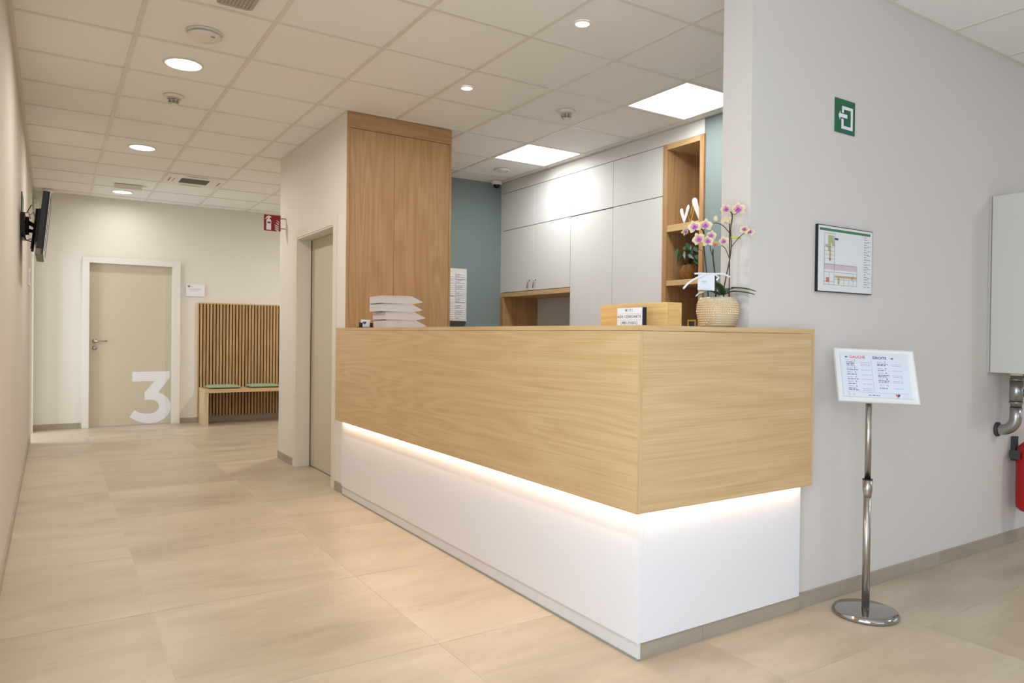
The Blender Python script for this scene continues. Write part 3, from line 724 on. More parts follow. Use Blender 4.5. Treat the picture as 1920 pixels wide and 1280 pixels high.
tvbox('back_hump', .09, H-.12, -.060, -.041, YT0+.08, YT1-.08, m_black)
tvbox('speaker_bar', 0, .046, -.046, -.003, YT0+.02, YT1-.02, m_grille, 'silver grey lower edge with speakers')
tvbox('bezel', .003, H, -.007, .002, YT0, YT1, m_black); tvbox('trim_line', .003, H-.002, .002, .0045, YT0, YT1, m_alu)
tvbox('screen', .03, H-.02, .0046, .006, YT0+.03, YT1-.03, m_blackg)
t2 = thing('tv_bracket', 'black wall bracket with cables behind the television on the left wall', 'bracket', (XL, 6.35, 1.93))
obj('wall_plate', B(XL+.001, XL+.028, 6.22, 6.46, 1.84, 2.02, bev=.003), m_black, t2)
bm = bmesh.new(); tube(bm, [(XL+.028, 6.34, 1.96), (-.150, 6.24, 1.955), (-.115, 6.36, 1.945)], .015, 10); tube(bm, [(XL+.028, 6.34, 1.90), (-.150, 6.24, 1.895), (-.113, 6.36, 1.90)], .013, 10); tube(bm, [(-.150, 6.24, 1.86), (-.150, 6.24, 1.99)], .012, 10)
obj('arm', bm, m_black, t2)
for yy in (6.26, 6.46):
    bm = bmesh.new(); a = bot+up*.05-nn*.075+Vector((0, yy, 0)); b = bot+up*(H-.10)-nn*.070+Vector((0, yy, 0)); tube(bm, [a, b], .008, 8); obj('hook_rail', bm, m_black, t2)
bm = bmesh.new()
for k, (za, zb) in enumerate(((1.87, 1.80), (1.85, 1.82), (2.0, 2.06))):
    tube(bm, [(XL+.01, 6.14-.02*k, za), (-.150, 6.10, (za+zb)/2-.03), (-.122, 6.10, zb)], .0035, 6)
obj('cable', bm, m_black, t2)
bm = bmesh.new(); tube(bm, [(-.165, 6.12, 1.95), (-.160, 6.10, 2.0), (-.14, 6.10, 2.005), (-.128, 6.12, 1.96)], .003, 6); tube(bm, [(-.13, 6.12, 1.99), (-.11, 6.10, 2.01), (-.095, 6.12, 1.95)], .003, 6)
obj('cable', bm, plain('cable_orange', (150, 84, 46), .5), t2, 'thin orange brown cable')

# ================================================================== RIGHT HALL WALL THINGS
t = thing('exit_sign', 'green exit sign with white arrow leaving a doorway, high on the right wall', 'sign', (3.037, YR, 2.19))
obj('plate', B(2.961, 3.113, YR-.004, YR-.001, 2.112, 2.265), m_green, t)
def Q(u, v): return Vector((2.961+.152*u, YR-.0050, 2.112+.153*v))
bm = bmesh.new()
prism(bm, [(.33, .80), (.88, .80), (.88, .13), (.31, .13), (.31, .42), (.41, .42), (.41, .22), (.78, .22), (.78, .71), (.42, .71), (.42, .60), (.33, .60)], Q, (0, .0008, 0))
prism(bm, [(.16, .51), (.25, .64), (.25, .57), (.60, .57), (.60, .46), (.25, .46), (.24, .38)], Q, (0, .0008, 0))
obj('symbols', bm, m_vinyl, t, 'white arrow and doorway outline')
# evacuation plan
t = thing('evacuation_plan', 'framed evacuation floor plan with green header band on the right wall', 'picture', (3.043, YR, 1.53))
PX0, PX1, PZ0, PZ1 = 2.832, 3.254, 1.386, 1.683
obj('frame', B(PX0, PX1, YR-.014, YR-.001, PZ0, PZ1, bev=.001), m_black, t)
obj('sheet', B(PX0+.004, PX1-.004, YR-.0148, YR-.014, PZ0+.004, PZ1-.004), plain('plan_sheet', (222, 222, 222), .25), t)
def R3(u, v): return Vector((PX0+.004+.414*u, YR-.0152, PZ0+.004+.289*v))
QN = 0
def quad(bm, u0, u1, v0, v1, f=R3): global QN; QN += 1; dq = Vector((0, -.00004*QN, 0)); bm.faces.new([bm.verts.new(f(a, b)+dq) for a, b in ((u0, v0), (u1, v0), (u1, v1), (u0, v1))])
bm = bmesh.new(); quad(bm, .02, .96, .925, .965); obj('green_band', bm, m_greenb, t)
m_plano = plain('plan_ochre', (186, 168, 120), .6); m_plang = plain('plan_green', (168, 180, 130), .6); m_planp = plain('plan_mauve', (206, 190, 194), .6); m_planb = plain('plan_blue', (58, 60, 112), .6); m_planr = plain('plan_orange', (206, 120, 84), .6)
bm = bmesh.new(); quad(bm, .11, .70, .335, .415); obj('plan_area', bm, m_planp, t)
bm = bmesh.new(); quad(bm, .17, .22, .62, .86); quad(bm, .22, .27, .74, .86); quad(bm, .12, .19, .68, .72); quad(bm, .24, .28, .70, .78); obj('plan_area', bm, m_plang, t)
bm = bmesh.new(); quad(bm, .19, .22, .50, .68); quad(bm, .30, .70, .215, .25); quad(bm, .35, .385, .12, .23); obj('plan_area', bm, m_plano, t)
bm = bmesh.new(); quad(bm, .14, .19, .14, .21); quad(bm, .188, .222, .47, .50); quad(bm, .60, .62, .20, .245); obj('plan_area', bm, m_planr, t)
bm = bmesh.new(); quad(bm, .28, .35, .80, .83); obj('plan_area', bm, m_planb, t)
bm = bmesh.new(); e = .0035
for u0, u1, v0, v1 in ((.10, .29, .89, .893), (.10, .103, .42, .89), (.285, .288, .30, .89), (.10, .70, .415, .419), (.10, .29, .62, .623), (.10, .29, .56, .563), (.10, .29, .50, .503), (.10, .29, .68, .683), (.10, .70, .295, .298), (.10, .103, .10, .42),
                       (.10, .70, .10, .103), (.70, .703, .10, .415), (.19, .193, .10, .29), (.28, .283, .10, .29), (.46, .463, .10, .19), (.55, .553, .10, .19), (.63, .633, .10, .29), (.28, .70, .19, .193), (.10, .28, .15, .153)): quad(bm, u0, u1, v0, v1)
obj('plan_lines', bm, m_ink, t)
bars('print_lines', [(0, .26-.0115*k, .018+.02*((k*37)%5)/5, .0035) for k in range(21)]+[(.030, .24-.021*k, .022, .003) for k in range(11)], t, m_inkg, (PX0+.352, YR-.0156, PZ0+.004), EX, EZ)
# boiler cabinet
t = thing('boiler', 'big pale grey-green boiler cabinet hanging on the right wall at the picture edge', 'boiler', (4.68, YR, 1.0))
obj('wall_plate', B(4.421, 4.95, YR-.012, YR-.001, 1.0, 1.985), plain('boiler_plate', (196, 188, 180), .5), t)
obj('casing', B(4.425, 4.93, YR-.36, YR-.014, 1.0, 1.985, bev=.003), m_boil, t)
obj('front_cover', B(4.425, 4.93, YR-.375, YR-.362, 1.0, 1.985, bev=.003), m_boil, t)
# flue pipe
t = thing('flue_pipe', 'shiny metal flue pipe bending from under the boiler into the wall', 'pipe', (4.54, YR, .67))
px_, py_ = 4.552, 1.845
bm = bmesh.new(); tube(bm, [(px_, py_, .998), (px_, py_, .80)], .028, 24); obj('pipe', bm, m_galv, t)
bm = bmesh.new(); tube(bm, [(px_, py_, .955), (px_, py_, .835)], .0325, 24)
tube(bm, [(px_, py_, .965), (px_, py_, .957)], .034, 24); tube(bm, [(px_, py_, .838), (px_, py_, .828)], .034, 24); obj('sleeve', bm, m_galv, t)
bm = bmesh.new(); tube(bm, [(px_, py_, .999), (px_, py_, .985)], .031, 24); obj('collar', bm, m_plast, t)
bm = bmesh.new(); arc = [(px_, py_, .806)]+[(px_, py_+.10-.10*math.cos(a), .775-.10*math.sin(a)) for a in [k*PI/2/8 for k in range(9)]]
arc = [(px_, py_, .806)]+[(px_, py_+.075*(1-math.cos(a)), .748-.075*math.sin(a)) for a in [k*PI/2/8 for k in range(9)]]+[(px_, YR-.002, .673)]
tube(bm, arc, .030, 24); obj('elbow', bm, m_galv, t)
bm = bmesh.new(); lathe(bm, (px_, YR-.001, .673), [(.031, 0), (.041, 0), (.041, .010), (.031, .014)], 28, Vector((0, -1, 0))); obj('wall_flange', bm, m_dgrey, t)
bm = bmesh.new(); tube(bm, [(px_+.03, py_, .885), (4.66, py_, .885)], .016, 16); tube(bm, [(px_+.055, py_, .885), (px_+.075, py_, .885)], .024, 6); obj('branch', bm, m_galv, t)
t = thing('gas_pipe', 'thin copper and steel pipe under the boiler, cut off by the picture edge', 'pipe', (4.66, 1.86, .9))
bm = bmesh.new(); tube(bm, [(4.655, 1.86, .998), (4.655, 1.86, .96), (4.665, 1.86, .93), (4.72, 1.86, .92)], .011, 12); obj('pipe', bm, m_galv, t)
bm = bmesh.new(); tube(bm, [(4.655, 1.86, .975), (4.655, 1.86, .955)], .017, 6); obj('nut', bm, m_galv, t)
# fire extinguisher
ex_, ey_ = 4.748, 1.835
t = thing('fire_extinguisher', 'red fire extinguisher on the right wall below the boiler, cut by the picture edge', 'fire extinguisher', (ex_, ey_, .2))
bm = bmesh.new(); lathe(bm, (ex_, ey_, .20), [(0, 0), (.06, 0), (.078, .018), (.080, .04), (.080, .33), (.072, .365), (.045, .395), (.022, .405), (0, .405)], 36); obj('body', bm, m_red, t)
bm = bmesh.new(); lathe(bm, (ex_, ey_, .605), [(0, 0), (.022, 0), (.022, .04), (0, .04)], 20); box(bm, ex_-.02, ex_+.09, ey_-.012, ey_+.012, .645, .66); box(bm, ex_-.02, ex_+.10, ey_-.010, ey_+.010, .675, .688); box(bm, ex_-.02, ex_, ey_-.01, ey_+.01, .655, .68); obj('valve', bm, m_black, t)
bm = bmesh.new(); tube(bm, [(ex_, ey_-.02, .635), (ex_+.05, ey_-.06, .64), (ex_+.09, ey_-.05, .56), (ex_+.092, ey_-.02, .40), (ex_+.092, ey_-.01, .30)], .009, 10); obj('hose', bm, m_black, t)
bm = bmesh.new(); box(bm, ex_-.02, ex_+.02, ey_+.082, YR-.001, .48, .62); box(bm, ex_-.082, ex_+.082, ey_+.078, ey_+.084, .515, .535); box(bm, ex_-.088, ex_-.082, ey_+.03, ey_+.084, .50, .55); obj('wall_bracket', bm, m_dgrey, t)

# ================================================================== SIGN STAND
BX, BY = 2.936, 1.745
t = thing('sign_stand', 'free-standing chrome sign stand with silver-framed direction sheet beside the desk', 'sign stand', (BX, BY, 0))
bm = bmesh.new(); lathe(bm, (BX, BY, 0), [(0, 0), (.126, 0), (.132, .006), (.132, .014), (.124, .024), (.108, .029), (.02, .031), (0, .031)], 64); obj('base', bm, m_chrome, t)
TOPX = 2.958
def pole(z): k = (z-.03)/.92; return Vector((BX+(TOPX-BX)*k, BY+.012*k, z))
bm = bmesh.new(); tube(bm, [pole(.03), pole(.54)], .0155, 24); obj('lower_tube', bm, m_steel, t)
bm = bmesh.new(); tube(bm, [pole(.50), pole(.515), pole(.53), pole(.575)], [.0155, .0165, .0195, .0200], 24); obj('collar', bm, m_steel, t)
bm = bmesh.new(); tube(bm, [pole(.575), pole(.579)], .0205, 24); obj('collar_ring', bm, m_black, t)
bm = bmesh.new(); tube(bm, [pole(.575), pole(.925)], .0125, 24); obj('upper_tube', bm, m_steel, t)
yw, tl, W_, H_, rl = -.657, .395, .3346, .2465, -.037
e1 = Vector((math.cos(yw), math.sin(yw), 0)); n0 = Vector((math.sin(yw), -math.cos(yw), 0)); e2 = Vector((0, 0, 1))*math.cos(tl) - n0*math.sin(tl)
E1 = e1*math.cos(rl)+e2*math.sin(rl); E2 = -e1*math.sin(rl)+e2*math.cos(rl); EN = E1.cross(E2)
SC = Vector((3.0014, 1.7534, 1.0174))
def S(u, v, d=0): return SC + E1*u + E2*v + EN*d
bm = bmesh.new(); fw = .027; prof = [(0, 0), (.002, .009), (.010, .0145), (.018, .013), (.026, .004), (fw, .002), (fw, 0)]
rings = []
for (su, sv) in ((-1, 1), (1, 1), (1, -1), (-1, -1)):
    rings.append([bm.verts.new(S(su*(W_/2-a), sv*(H_/2-a), h_)) for a, h_ in prof])
for k in range(4):
    A, Bq = rings[k], rings[(k+1) % 4]
    for m_ in range(len(prof)-1): bm.faces.new((A[m_], Bq[m_], Bq[m_+1], A[m_+1])).smooth = False
obj('frame', bm, m_alu, t)
def slab(u0, u1, v0, v1, d0, d1):
    bm = bmesh.new(); vs = [bm.verts.new(S(u, v, d)) for d in (d0, d1) for u, v in ((u0, v0), (u1, v0), (u1, v1), (u0, v1))]
    for f in ((3, 2, 1, 0), (4, 5, 6, 7), (0, 1, 5, 4), (1, 2, 6, 5), (2, 3, 7, 6), (3, 0, 4, 7)): bm.faces.new([vs[i] for i in f])
    return bm
obj('back_plate', slab(-W_/2, W_/2, -H_/2, H_/2, -.006, 0), m_alu, t)
sh = obj('sheet', slab(-W_/2+fw-.002, W_/2-fw+.002, -H_/2+fw-.002, H_/2-fw+.002, 0.0002, .0012), m_sheet, t)
bm = bmesh.new(); u = S(-.040, -.085, -.018); tube(bm, [pole(.915), u], .008, 14); tube(bm, [u-E1*.03, u+E1*.03], .009, 14); obj('tilt_joint', bm, m_steel, t)
d0 = .0016
text('heading', 'GAUCHE', .0165, m_inko, sh, S(-.103, .084, d0), E1, E2, 'LEFT', 1.0, .0004)
text('heading', 'DROITE', .0165, m_ink, sh, S(-.006, .084, d0), E1, E2, 'LEFT', 1.0, .0004)
def arrow(cx, cy, s, dirn, mat):
    bm = bmesh.new(); pts = [(-.5, 0), (0, .45), (0, .14), (.5, .14), (.5, -.14), (0, -.14), (0, -.45)]
    bm.faces.new([bm.verts.new(S(cx+dirn*a*s, cy+b*s, d0)) for a, b in pts]); obj('arrow', bm, mat, sh)
arrow(-.116, .084, .012, 1, m_ink); arrow(.075, .084, .012, -1, m_ink)
colL = [(.070, '1', [.060, .053, .046], 3), (.035, '2', [.026], 1), (.014, '3', [.004], 1), (-.008, '4', [-.017], 1), (-.029, '5', [-.039], 1), (-.050, '6', [-.060, -.067], 2)]
colR = [(.066, '7', [.056, .050], 2), (.036, '8', [.027], 1), (.015, '9', [.005, -.002], 2), (-.012, '10', [-.020, -.027], 2), (-.041, '11', [-.054], 1)]
lg, dk = [], []
for (X0, colm) in ((-.120, colL), (.008, colR)):
    for (yy, num, dl_, n_) in colm:
        lg.append((X0+.002, yy, .022, .0022)); text('number', num, .0088, m_ink, sh, S(X0+.036, yy, d0), E1, E2, 'CENTER', 1, .0003)
        for q, y2 in enumerate(dl_):
            dk.append((X0+.002, y2, .034+.012*((q*7+len(num)*3+int(abs(y2)*1e3)) % 3)/2, .0034)); lg.append((X0+.062, y2, .040, .0018))
lg += [(-.125, -.076, .25, .0010)]
dk += [(-.040, -.088, .048, .0034)]
bars('print_lines', lg, sh, m_inkg, SC+EN*d0, E1, E2); bars('print_lines', dk, sh, m_inkm, SC+EN*d0, E1, E2)
bm = bmesh.new(); bm.faces.new([bm.verts.new(S(a, b, d0)) for a, b in ((-.0135, -.072), (-.0125, -.072), (-.0125, .078), (-.0135, .078))]); obj('divider', bm, m_inkg, sh)
text('number', '4', .011, m_inko, sh, S(-.118, -.087, d0), E1, E2); text('number', '-2', .011, m_inko, sh, S(-.100, -.087, d0), E1, E2)
heart_logo(sh, S(.082, -.085, d0), E1, E2, None, .019, m_inko, m_ink)

# ================================================================== THINGS ON THE DESK
# stacked letter trays, the upper pair a little off the lower pair
def tray(x, y, z, k, label):
    t = thing('letter_tray', label, 'letter tray', (x, y, z), 'grey letter trays stacked on the desk')
    Lx, Wy, Hh, th = .275, .225, .0535, .003
    sx = x+Lx
    prof = [(x, z+.003), (x+.004, z), (sx-.055, z), (sx+.018, z+.014), (sx+.018, z+.018), (sx-.062, z+Hh), (x+.13, z+Hh-.001), (x, z+Hh-.003)]
    for yy in (y, y+Wy-th):
        bm = bmesh.new(); prism(bm, prof, lambda a, b: Vector((a, yy, b)), (0, th, 0)); obj('side_wall', bm, m_tray, t)
    obj('back_wall', B(x, x+th, y+th, y+Wy-th, z+.002, z+Hh-.003), m_tray, t)
    obj('floor', B(x+th, sx-.05, y+th, y+Wy-th, z+.002, z+.005), m_tray, t)
    obj('rim', one(lambda bm: [box(bm, x-.002, sx-.062, yy-.002, yy+.001, z+Hh-.006, z+Hh-.003) for yy in (y, )]), m_tray, t)
labs = ['lowest grey letter tray of the stack, resting on the desk', 'second grey letter tray from the bottom of the stack', 'third grey letter tray from the bottom, under the topmost one', 'topmost grey letter tray of the stack on the desk']
TXY = [(1.878, 4.47), (1.871, 4.47), (1.850, 4.475), (1.850, 4.475)]
for k in range(4): tray(TXY[k][0], TXY[k][1], ZT+.0008+.0545*k, k, labs[k])
# business-card holder
t = thing('card_holder', 'small black card holder with white cards at the far end of the desk', 'card holder', (1.792, 4.62, ZT))
cx, cy = 1.792, 4.62
obj('base', B(cx-.055, cx+.050, cy-.030, cy+.03, ZT, ZT+.004), m_black, t)
obj('back', B(cx-.042, cx+.045, cy+.012, cy+.016, ZT+.004, ZT+.036), m_black, t)
obj('card_stack', B(cx-.032, cx+.030, cy-.006, cy+.010, ZT+.0045, ZT+.055), m_paper, t, 'white business cards')
obj('side_clip', B(cx-.042, cx-.028, cy-.014, cy-.008, ZT+.004, ZT+.034), m_black, t); obj('side_clip', B(cx+.026, cx+.045, cy-.014, cy-.008, ZT+.004, ZT+.034), m_black, t)
heart_logo(t, (cx-.012, cy-.0065, ZT+.033), EX, EZ, None, .026, m_lb, m_ink)
# bamboo box
bx0, bx1, by0, by1 = 1.992, 2.075, 2.000, 2.392
t = thing('bamboo_box', 'long bamboo box standing on the desk behind the small letter board', 'box', (bx0, by0, ZT))
obj('long_side', B(bx0, bx0+.012, by0, by1, ZT, ZT+.094, bev=.0012), m_bamb, t); obj('long_side', B(bx1-.012, bx1, by0, by1, ZT, ZT+.094, bev=.0012), m_bamb, t)
obj('short_side', B(bx0+.012, bx1-.012, by0, by0+.012, ZT, ZT+.094), m_bambX, t); obj('short_side', B(bx0+.012, bx1-.012, by1-.012, by1, ZT, ZT+.094), m_bambX, t)
obj('lid', B(bx0+.012, bx1-.012, by0+.012, by1-.012, ZT+.084, ZT+.090), m_bamb, t)
# letter board
lx = 1.90; ly1, ly0 = 2.178, 2.036
t = thing('letter_board', 'small white letter board showing WIFI lettering with dark sides on the desk', 'letter board', (lx, 2.1, ZT))
LH = .073
obj('case', B(lx+.002, lx+.024, ly0, ly1, ZT, ZT+LH, bev=.001), m_black, t)
obj('face', B(lx-.002, lx+.002, ly0+.001, ly1-.001, ZT+.001, ZT+LH-.001), m_paper, t)
for k in range(3): obj('letter_rail', B(lx-.0035, lx-.002, ly0+.002, ly1-.002, ZT+LH*(k/3)+.0005, ZT+LH*(k/3)+.0022), m_casing, t)
cyy = (ly0+ly1)/2; EYM = Vector((0, -1, 0))
def spaced(s, zc):
    n = len(s); pitch = .0114
    for k, ch in enumerate(s):
        if ch != ' ': text('letter', ch, .0150, m_inkb, t, (lx-.0026, cyy-(k-(n-1)/2)*pitch, zc), EYM, EZ, 'CENTER', .75, .0003)
spaced('WIFI', ZT+LH*.835); spaced('HORIZONSANTE', ZT+LH*.50); spaced('(WDLF080)', ZT+LH*.165)

# ------------------------------------------------------------------ orchid
OX, OY = 2.290, 2.010
t = thing('orchid_pot', 'beaded cream and gold ceramic pot holding an orchid, at the wall end of the desk', 'plant pot', (OX, OY, ZT))
prof = [(0, 0), (.056, 0), (.066, .010), (.076, .035), (.0815, .065), (.080, .092), (.074, .112), (.070, .122), (.066, .122), (.068, .105), (.06, .10), (0, .10)]
bm = bmesh.new(); lathe(bm, (OX, OY, ZT), prof, 48); obj('body', bm, m_pot, t)
def prad(h):
    for (r0, h0), (r1, h1) in zip(prof[1:], prof[2:]):
        if h0 <= h <= h1: return r0+(r1-r0)*(h-h0)/(h1-h0+1e-9)
    return .07
bm = bmesh.new(); ca = math.atan2(-OY, -OX)
for row in range(13):
    h = .010+row*.0092
    if h > .108: break
    r = prad(h); nb = int(2*PI*r/.0102)
    for k in range(nb):
        a = 2*PI*(k+.5*(row % 2))/nb; rel = (a-ca+PI) % (2*PI)-PI   # rel > 0: towards the picture's left
        lim = .052-.040*(rel+.1) if rel > -1.0 else .09
        lim = .048 if rel < 1.6 and rel > .0 else (.048+.05*rel if rel > -1.1 and rel <= 0 else 0)
        if h < lim: continue
        m4 = Matrix.Translation((OX+(r-.001)*math.cos(a), OY+(r-.001)*math.sin(a), ZT+h))
        bmesh.ops.create_icosphere(bm, subdivisions=1, radius=.0056, matrix=m4)
for f in bm.faces: f.smooth = True
o = obj('beads', bm, m_bead, t, 'gold beads over the upper part'); o['kind'] = 'stuff'
bm = bmesh.new()
for k in range(5):
    h = .010+.0085*k; r = prad(h); 
    tube(bm, [(OX+(r+.0002)*math.cos(a), OY+(r+.0002)*math.sin(a), ZT+h) for a in [ca-.4+2.1*q/16 for q in range(17)]], .0018, 6)
obj('ribs', bm, m_pot, t)
bm = bmesh.new(); lathe(bm, (OX, OY, ZT+.1005), [(0, 0), (.0655, 0), (.0655, .004), (.03, .007), (0, .006)], 28); obj('bark', bm, m_stem, t)
t = thing('orchid', 'pink and cream orchid with arching stems growing from the beaded pot', 'plant', (OX, OY, ZT+.107))
def A(x, y, dy=0.0): return atY(x, y, OY+dy)
def stem(pts, r, mat=m_stem, parent=None, name='stem'):
    P_ = [A(*p) for p in pts]
    sm_ = [P_[0]]
    for i in range(len(P_)-1):
        p0 = P_[max(i-1, 0)]; p1 = P_[i]; p2 = P_[i+1]; p3_ = P_[min(i+2, len(P_)-1)]
        for q in (1/3, 2/3, 1): sm_.append(.5*((2*p1)+(p2-p0)*q+(2*p0-5*p1+4*p2-p3_)*q*q+(3*p1-p0-3*p2+p3_)*q**3))
    bm = bmesh.new(); tube(bm, sm_, r, 8); return obj(name, bm, mat, parent or t)
s1 = stem([(1328, 556, -.02), (1325, 512, -.03), (1321, 474, -.03), (1319, 450, -.04), (1319, 434, -.05), (1312, 428, -.06), (1303, 428, -.07)], .0026)
stem([(1320, 473, -.03), (1306, 464, -.04), (1292, 458, -.05)], .0012, m_stemg, name='branch')
s2 = stem([(1342, 556, -.01), (1342, 526, -.02), (1337, 485, -.02), (1337, 467, -.02)], .0030)
stem([(1337, 482, -.02), (1332, 466, -.03), (1331, 450, -.04)], .0018, name='branch')
stem([(1367, 556, .0), (1368, 480, .0), (1368, 419, .0)], .0022, plain('stake_black', (34, 28, 28), .6), name='stake')
s3 = stem([(1357, 556, .005), (1358, 536, .0), (1367, 492, -.005), (1371, 462, -.008), (1370, 430, -.01), (1373, 408, -.015), (1371, 398, -.02), (1366, 396, -.03)], .0025)
stem([(1372, 462, -.008), (1384, 447, -.03), (1396, 437, -.08), (1406, 438, -.095)], .0016, m_stemg, name='branch')
stem([(1369, 438, -.005), (1357, 424, -.02), (1347, 419, -.03), (1338, 418, -.04)], .0017, m_stemg, name='branch')
stem([(1367, 483, -.005), (1360, 466, -.02), (1353, 460, -.03)], .0017, m_stemg, name='branch')
stem([(1371, 400, -.02), (1378, 402, -.03), (1383, 398, -.04)], .0014, m_stemg, name='branch')
bm = bmesh.new(); c0 = A(1371, 444.5, -.012); c1 = A(1389, 446.5, -.03); tube(bm, [c0, (c0+c1)/2, c1], [.003, .004, .0015], 8); obj('clip', bm, m_yel, t, 'yellow plastic clip')
# strap leaves
def strap(pts, wid, mat=m_leaf):
    P_ = [A(*p) for p in pts]; bm = bmesh.new(); n = 10; prev = None; th = .0012
    fwdv = Vector((0, 0, 1))
    for i in range(n+1):
        s = i/n*(len(P_)-1); k = min(int(s), len(P_)-2); q = s-k
        p0 = P_[max(k-1, 0)]; p1 = P_[k]; p2 = P_[k+1]; p3_ = P_[min(k+2, len(P_)-1)]
        c = .5*((2*p1)+(p2-p0)*q+(2*p0-5*p1+4*p2-p3_)*q*q+(3*p1-p0-3*p2+p3_)*q**3)
        d_ = (p2-p1).normalized(); side = d_.cross(fwdv).normalized(); upv = side.cross(d_).normalized()
        wv = wid*math.sin(PI*min(1, .12+.88*(i/n)))**.6 if i < n else .001
        row = [bm.verts.new(c+side*a*wv+upv*(abs(a)*wv*.35)+upv*o_) for a, o_ in ((-1, 0), (0, 0), (1, 0), (1, -th), (0, -th), (-1, -th))]
        if prev:
            for m_ in range(6): bm.faces.new((prev[m_], prev[(m_+1) % 6], row[(m_+1) % 6], row[m_])).smooth = True
        prev = row
    return obj('leaf', bm, mat, t)
strap([(1357, 552, .0), (1372, 541, .0), (1395, 541, -.07), (1418, 546, -.12)], .014)
strap([(1357, 553, .0), (1372, 547, -.02), (1395, 548, -.08), (1415, 552, -.13)], .013, m_leafd)
strap([(1356, 553, .0), (1350, 540, -.02), (1342, 529, -.05)], .016)
strap([(1349, 553, .0), (1335, 547, -.03), (1320, 548, -.06), (1304, 556, -.09)], .014, m_leafd)
strap([(1352, 553, .0), (1356, 545, .03), (1362, 540, .055)], .013)
# blossoms
def petal(bm, c, ux, uy, nz, ang, L_, W2, mi, cup=.15):
    n = 6; dr = ux*math.cos(ang)+uy*math.sin(ang); sd = -ux*math.sin(ang)+uy*math.cos(ang); prev = None
    for i in range(n+1):
        q = i/n; wv = W2*math.sin(PI*(.08+.90*q))**.7; cc = c+dr*L_*q+nz*(cup*L_*q*q)
        row = [bm.verts.new(cc+sd*wv*a+nz*(-.18*W2*abs(a))) for a in (-1, -.5, 0, .5, 1)]
        if prev:
            for m_ in range(4): f = bm.faces.new((prev[m_], prev[m_+1], row[m_+1], row[m_])); f.smooth = True; f.material_index = mi
        prev = row
def blossom(x, y, dy, s, yaw_, pitch_, roll_=None, pale=False):
    if roll_ is None: roll_ = math.sin(x*1.7)*.35
    c = A(x, y, dy); nz = (CAMP-c).normalized()
    nz = (Matrix.Rotation(yaw_, 3, 'Z') @ nz); ux = Vector((0, 0, 1)).cross(nz).normalized(); nz = (Matrix.Rotation(pitch_, 3, ux) @ nz).normalized(); uy = nz.cross(ux)
    ux, uy = ux*math.cos(roll_)+uy*math.sin(roll_), -ux*math.sin(roll_)+uy*math.cos(roll_)
    bm = bmesh.new()
    for a in (PI/2, PI/2+2.25, PI/2-2.25): petal(bm, c-nz*.002, ux, uy, nz, a, s, s*.35, 0, -.05)
    for a in (.18, PI-.18): petal(bm, c, ux, uy, nz, a, s*1.02, s*.52, 0 if pale else 0, .05)
    for f in bm.faces: f.normal_update()
    o = obj('blossom', bm, None, t, mats=[m_pet, m_petp])
    bm = bmesh.new()
    for a in (.18, PI-.18, PI/2): petal(bm, c+nz*.0015, ux, uy, nz, a, s*.60, s*.29, 0, .05)
    obj('petal_blush', bm, m_petp if not pale else m_pet, o)
    bm = bmesh.new()
    for a in (-PI/2, -PI/2+.9, -PI/2-.9): petal(bm, c+nz*.003, ux, uy, nz, a, s*.46, s*.17, 0, .45)
    bmesh.ops.create_icosphere(bm, subdivisions=2, radius=s*.17, matrix=Matrix.Translation(c+nz*.004+uy*s*.1)); obj('lip', bm, m_lip if not pale else m_lipo, o)
for a in ((1302, 425, -.07, .026, .1, -.1), (1285, 434, -.06, .020, 1.0, .3), (1323, 422, -.06, .026, -.1, 0), (1310, 448, -.06, .026, .3, .1, .5), (1327, 452, -.05, .024, .2, -.2), (1334, 441, -.045, .020, -.2, 0),
          (1341, 457, -.02, .020, -.9, .5, 0, True), (1357, 452, -.03, .021, -.1, 0), (1361, 392, -.035, .024, .5, -.1), (1384, 392, -.045, .030, -.15, 0), (1361, 412, .01, .024, 2.6, .3, 0, True), (1396, 430, -.085, .021, -.2, -.5), (1407, 435, -.10, .018, -.35, -.6)):
    blossom(*a)
bm = bmesh.new(); c = A(1342, 411, -.035); lathe(bm, c+Vector((0, 0, -.012)), [(0, 0), (.007, .004), (.010, .012), (.007, .022), (0, .028)], 14); obj('bud', bm, m_pet, t)
# gift tag with ribbon
t = thing('gift_tag', 'square white gift card tied with white ribbon around the orchid stems', 'gift tag', tuple(A(1324, 526, -.05)))
c00, c10, c01 = A(1308, 543, -.05), A(1339, 545, -.055), A(1309, 511, -.045)
eu, ev = (c10-c00), (c01-c00); nrm = eu.cross(ev).normalized()
bm = bmesh.new(); vs = [bm.verts.new(c00+eu*a+ev*b+nrm*d) for d in (0, .0008) for a, b in ((0, 0), (1, 0), (1, 1), (0, 1))]
for f in ((3, 2, 1, 0), (4, 5, 6, 7), (0, 1, 5, 4), (1, 2, 6, 5), (2, 3, 7, 6), (3, 0, 4, 7)): bm.faces.new([vs[i] for i in f])
cardo = obj('card', bm, m_paper, t)
bars('print_lines', [(.018, .034, .032, .0020), (.022, .028, .022, .0016)], t, m_inkg, c00+nrm*.0014, eu.normalized(), ev.normalized())
def ribbon(pts, wv=.0035):
    P_ = [A(*p) for p in pts]; bm = bmesh.new(); prev = None
    for i, c in enumerate(P_):
        d_ = (P_[min(i+1, len(P_)-1)]-P_[max(i-1, 0)]).normalized(); view = (CAMP-c).normalized(); sd = d_.cross(view).normalized()
        row = [bm.verts.new(c+sd*wv), bm.verts.new(c-sd*wv), bm.verts.new(c-sd*wv-view*.0006), bm.verts.new(c+sd*wv-view*.0006)]
        if prev:
            for m_ in range(4): bm.faces.new((prev[m_], prev[(m_+1) % 4], row[(m_+1) % 4], row[m_]))
        prev = row
    obj('ribbon', bm, m_paper, t)
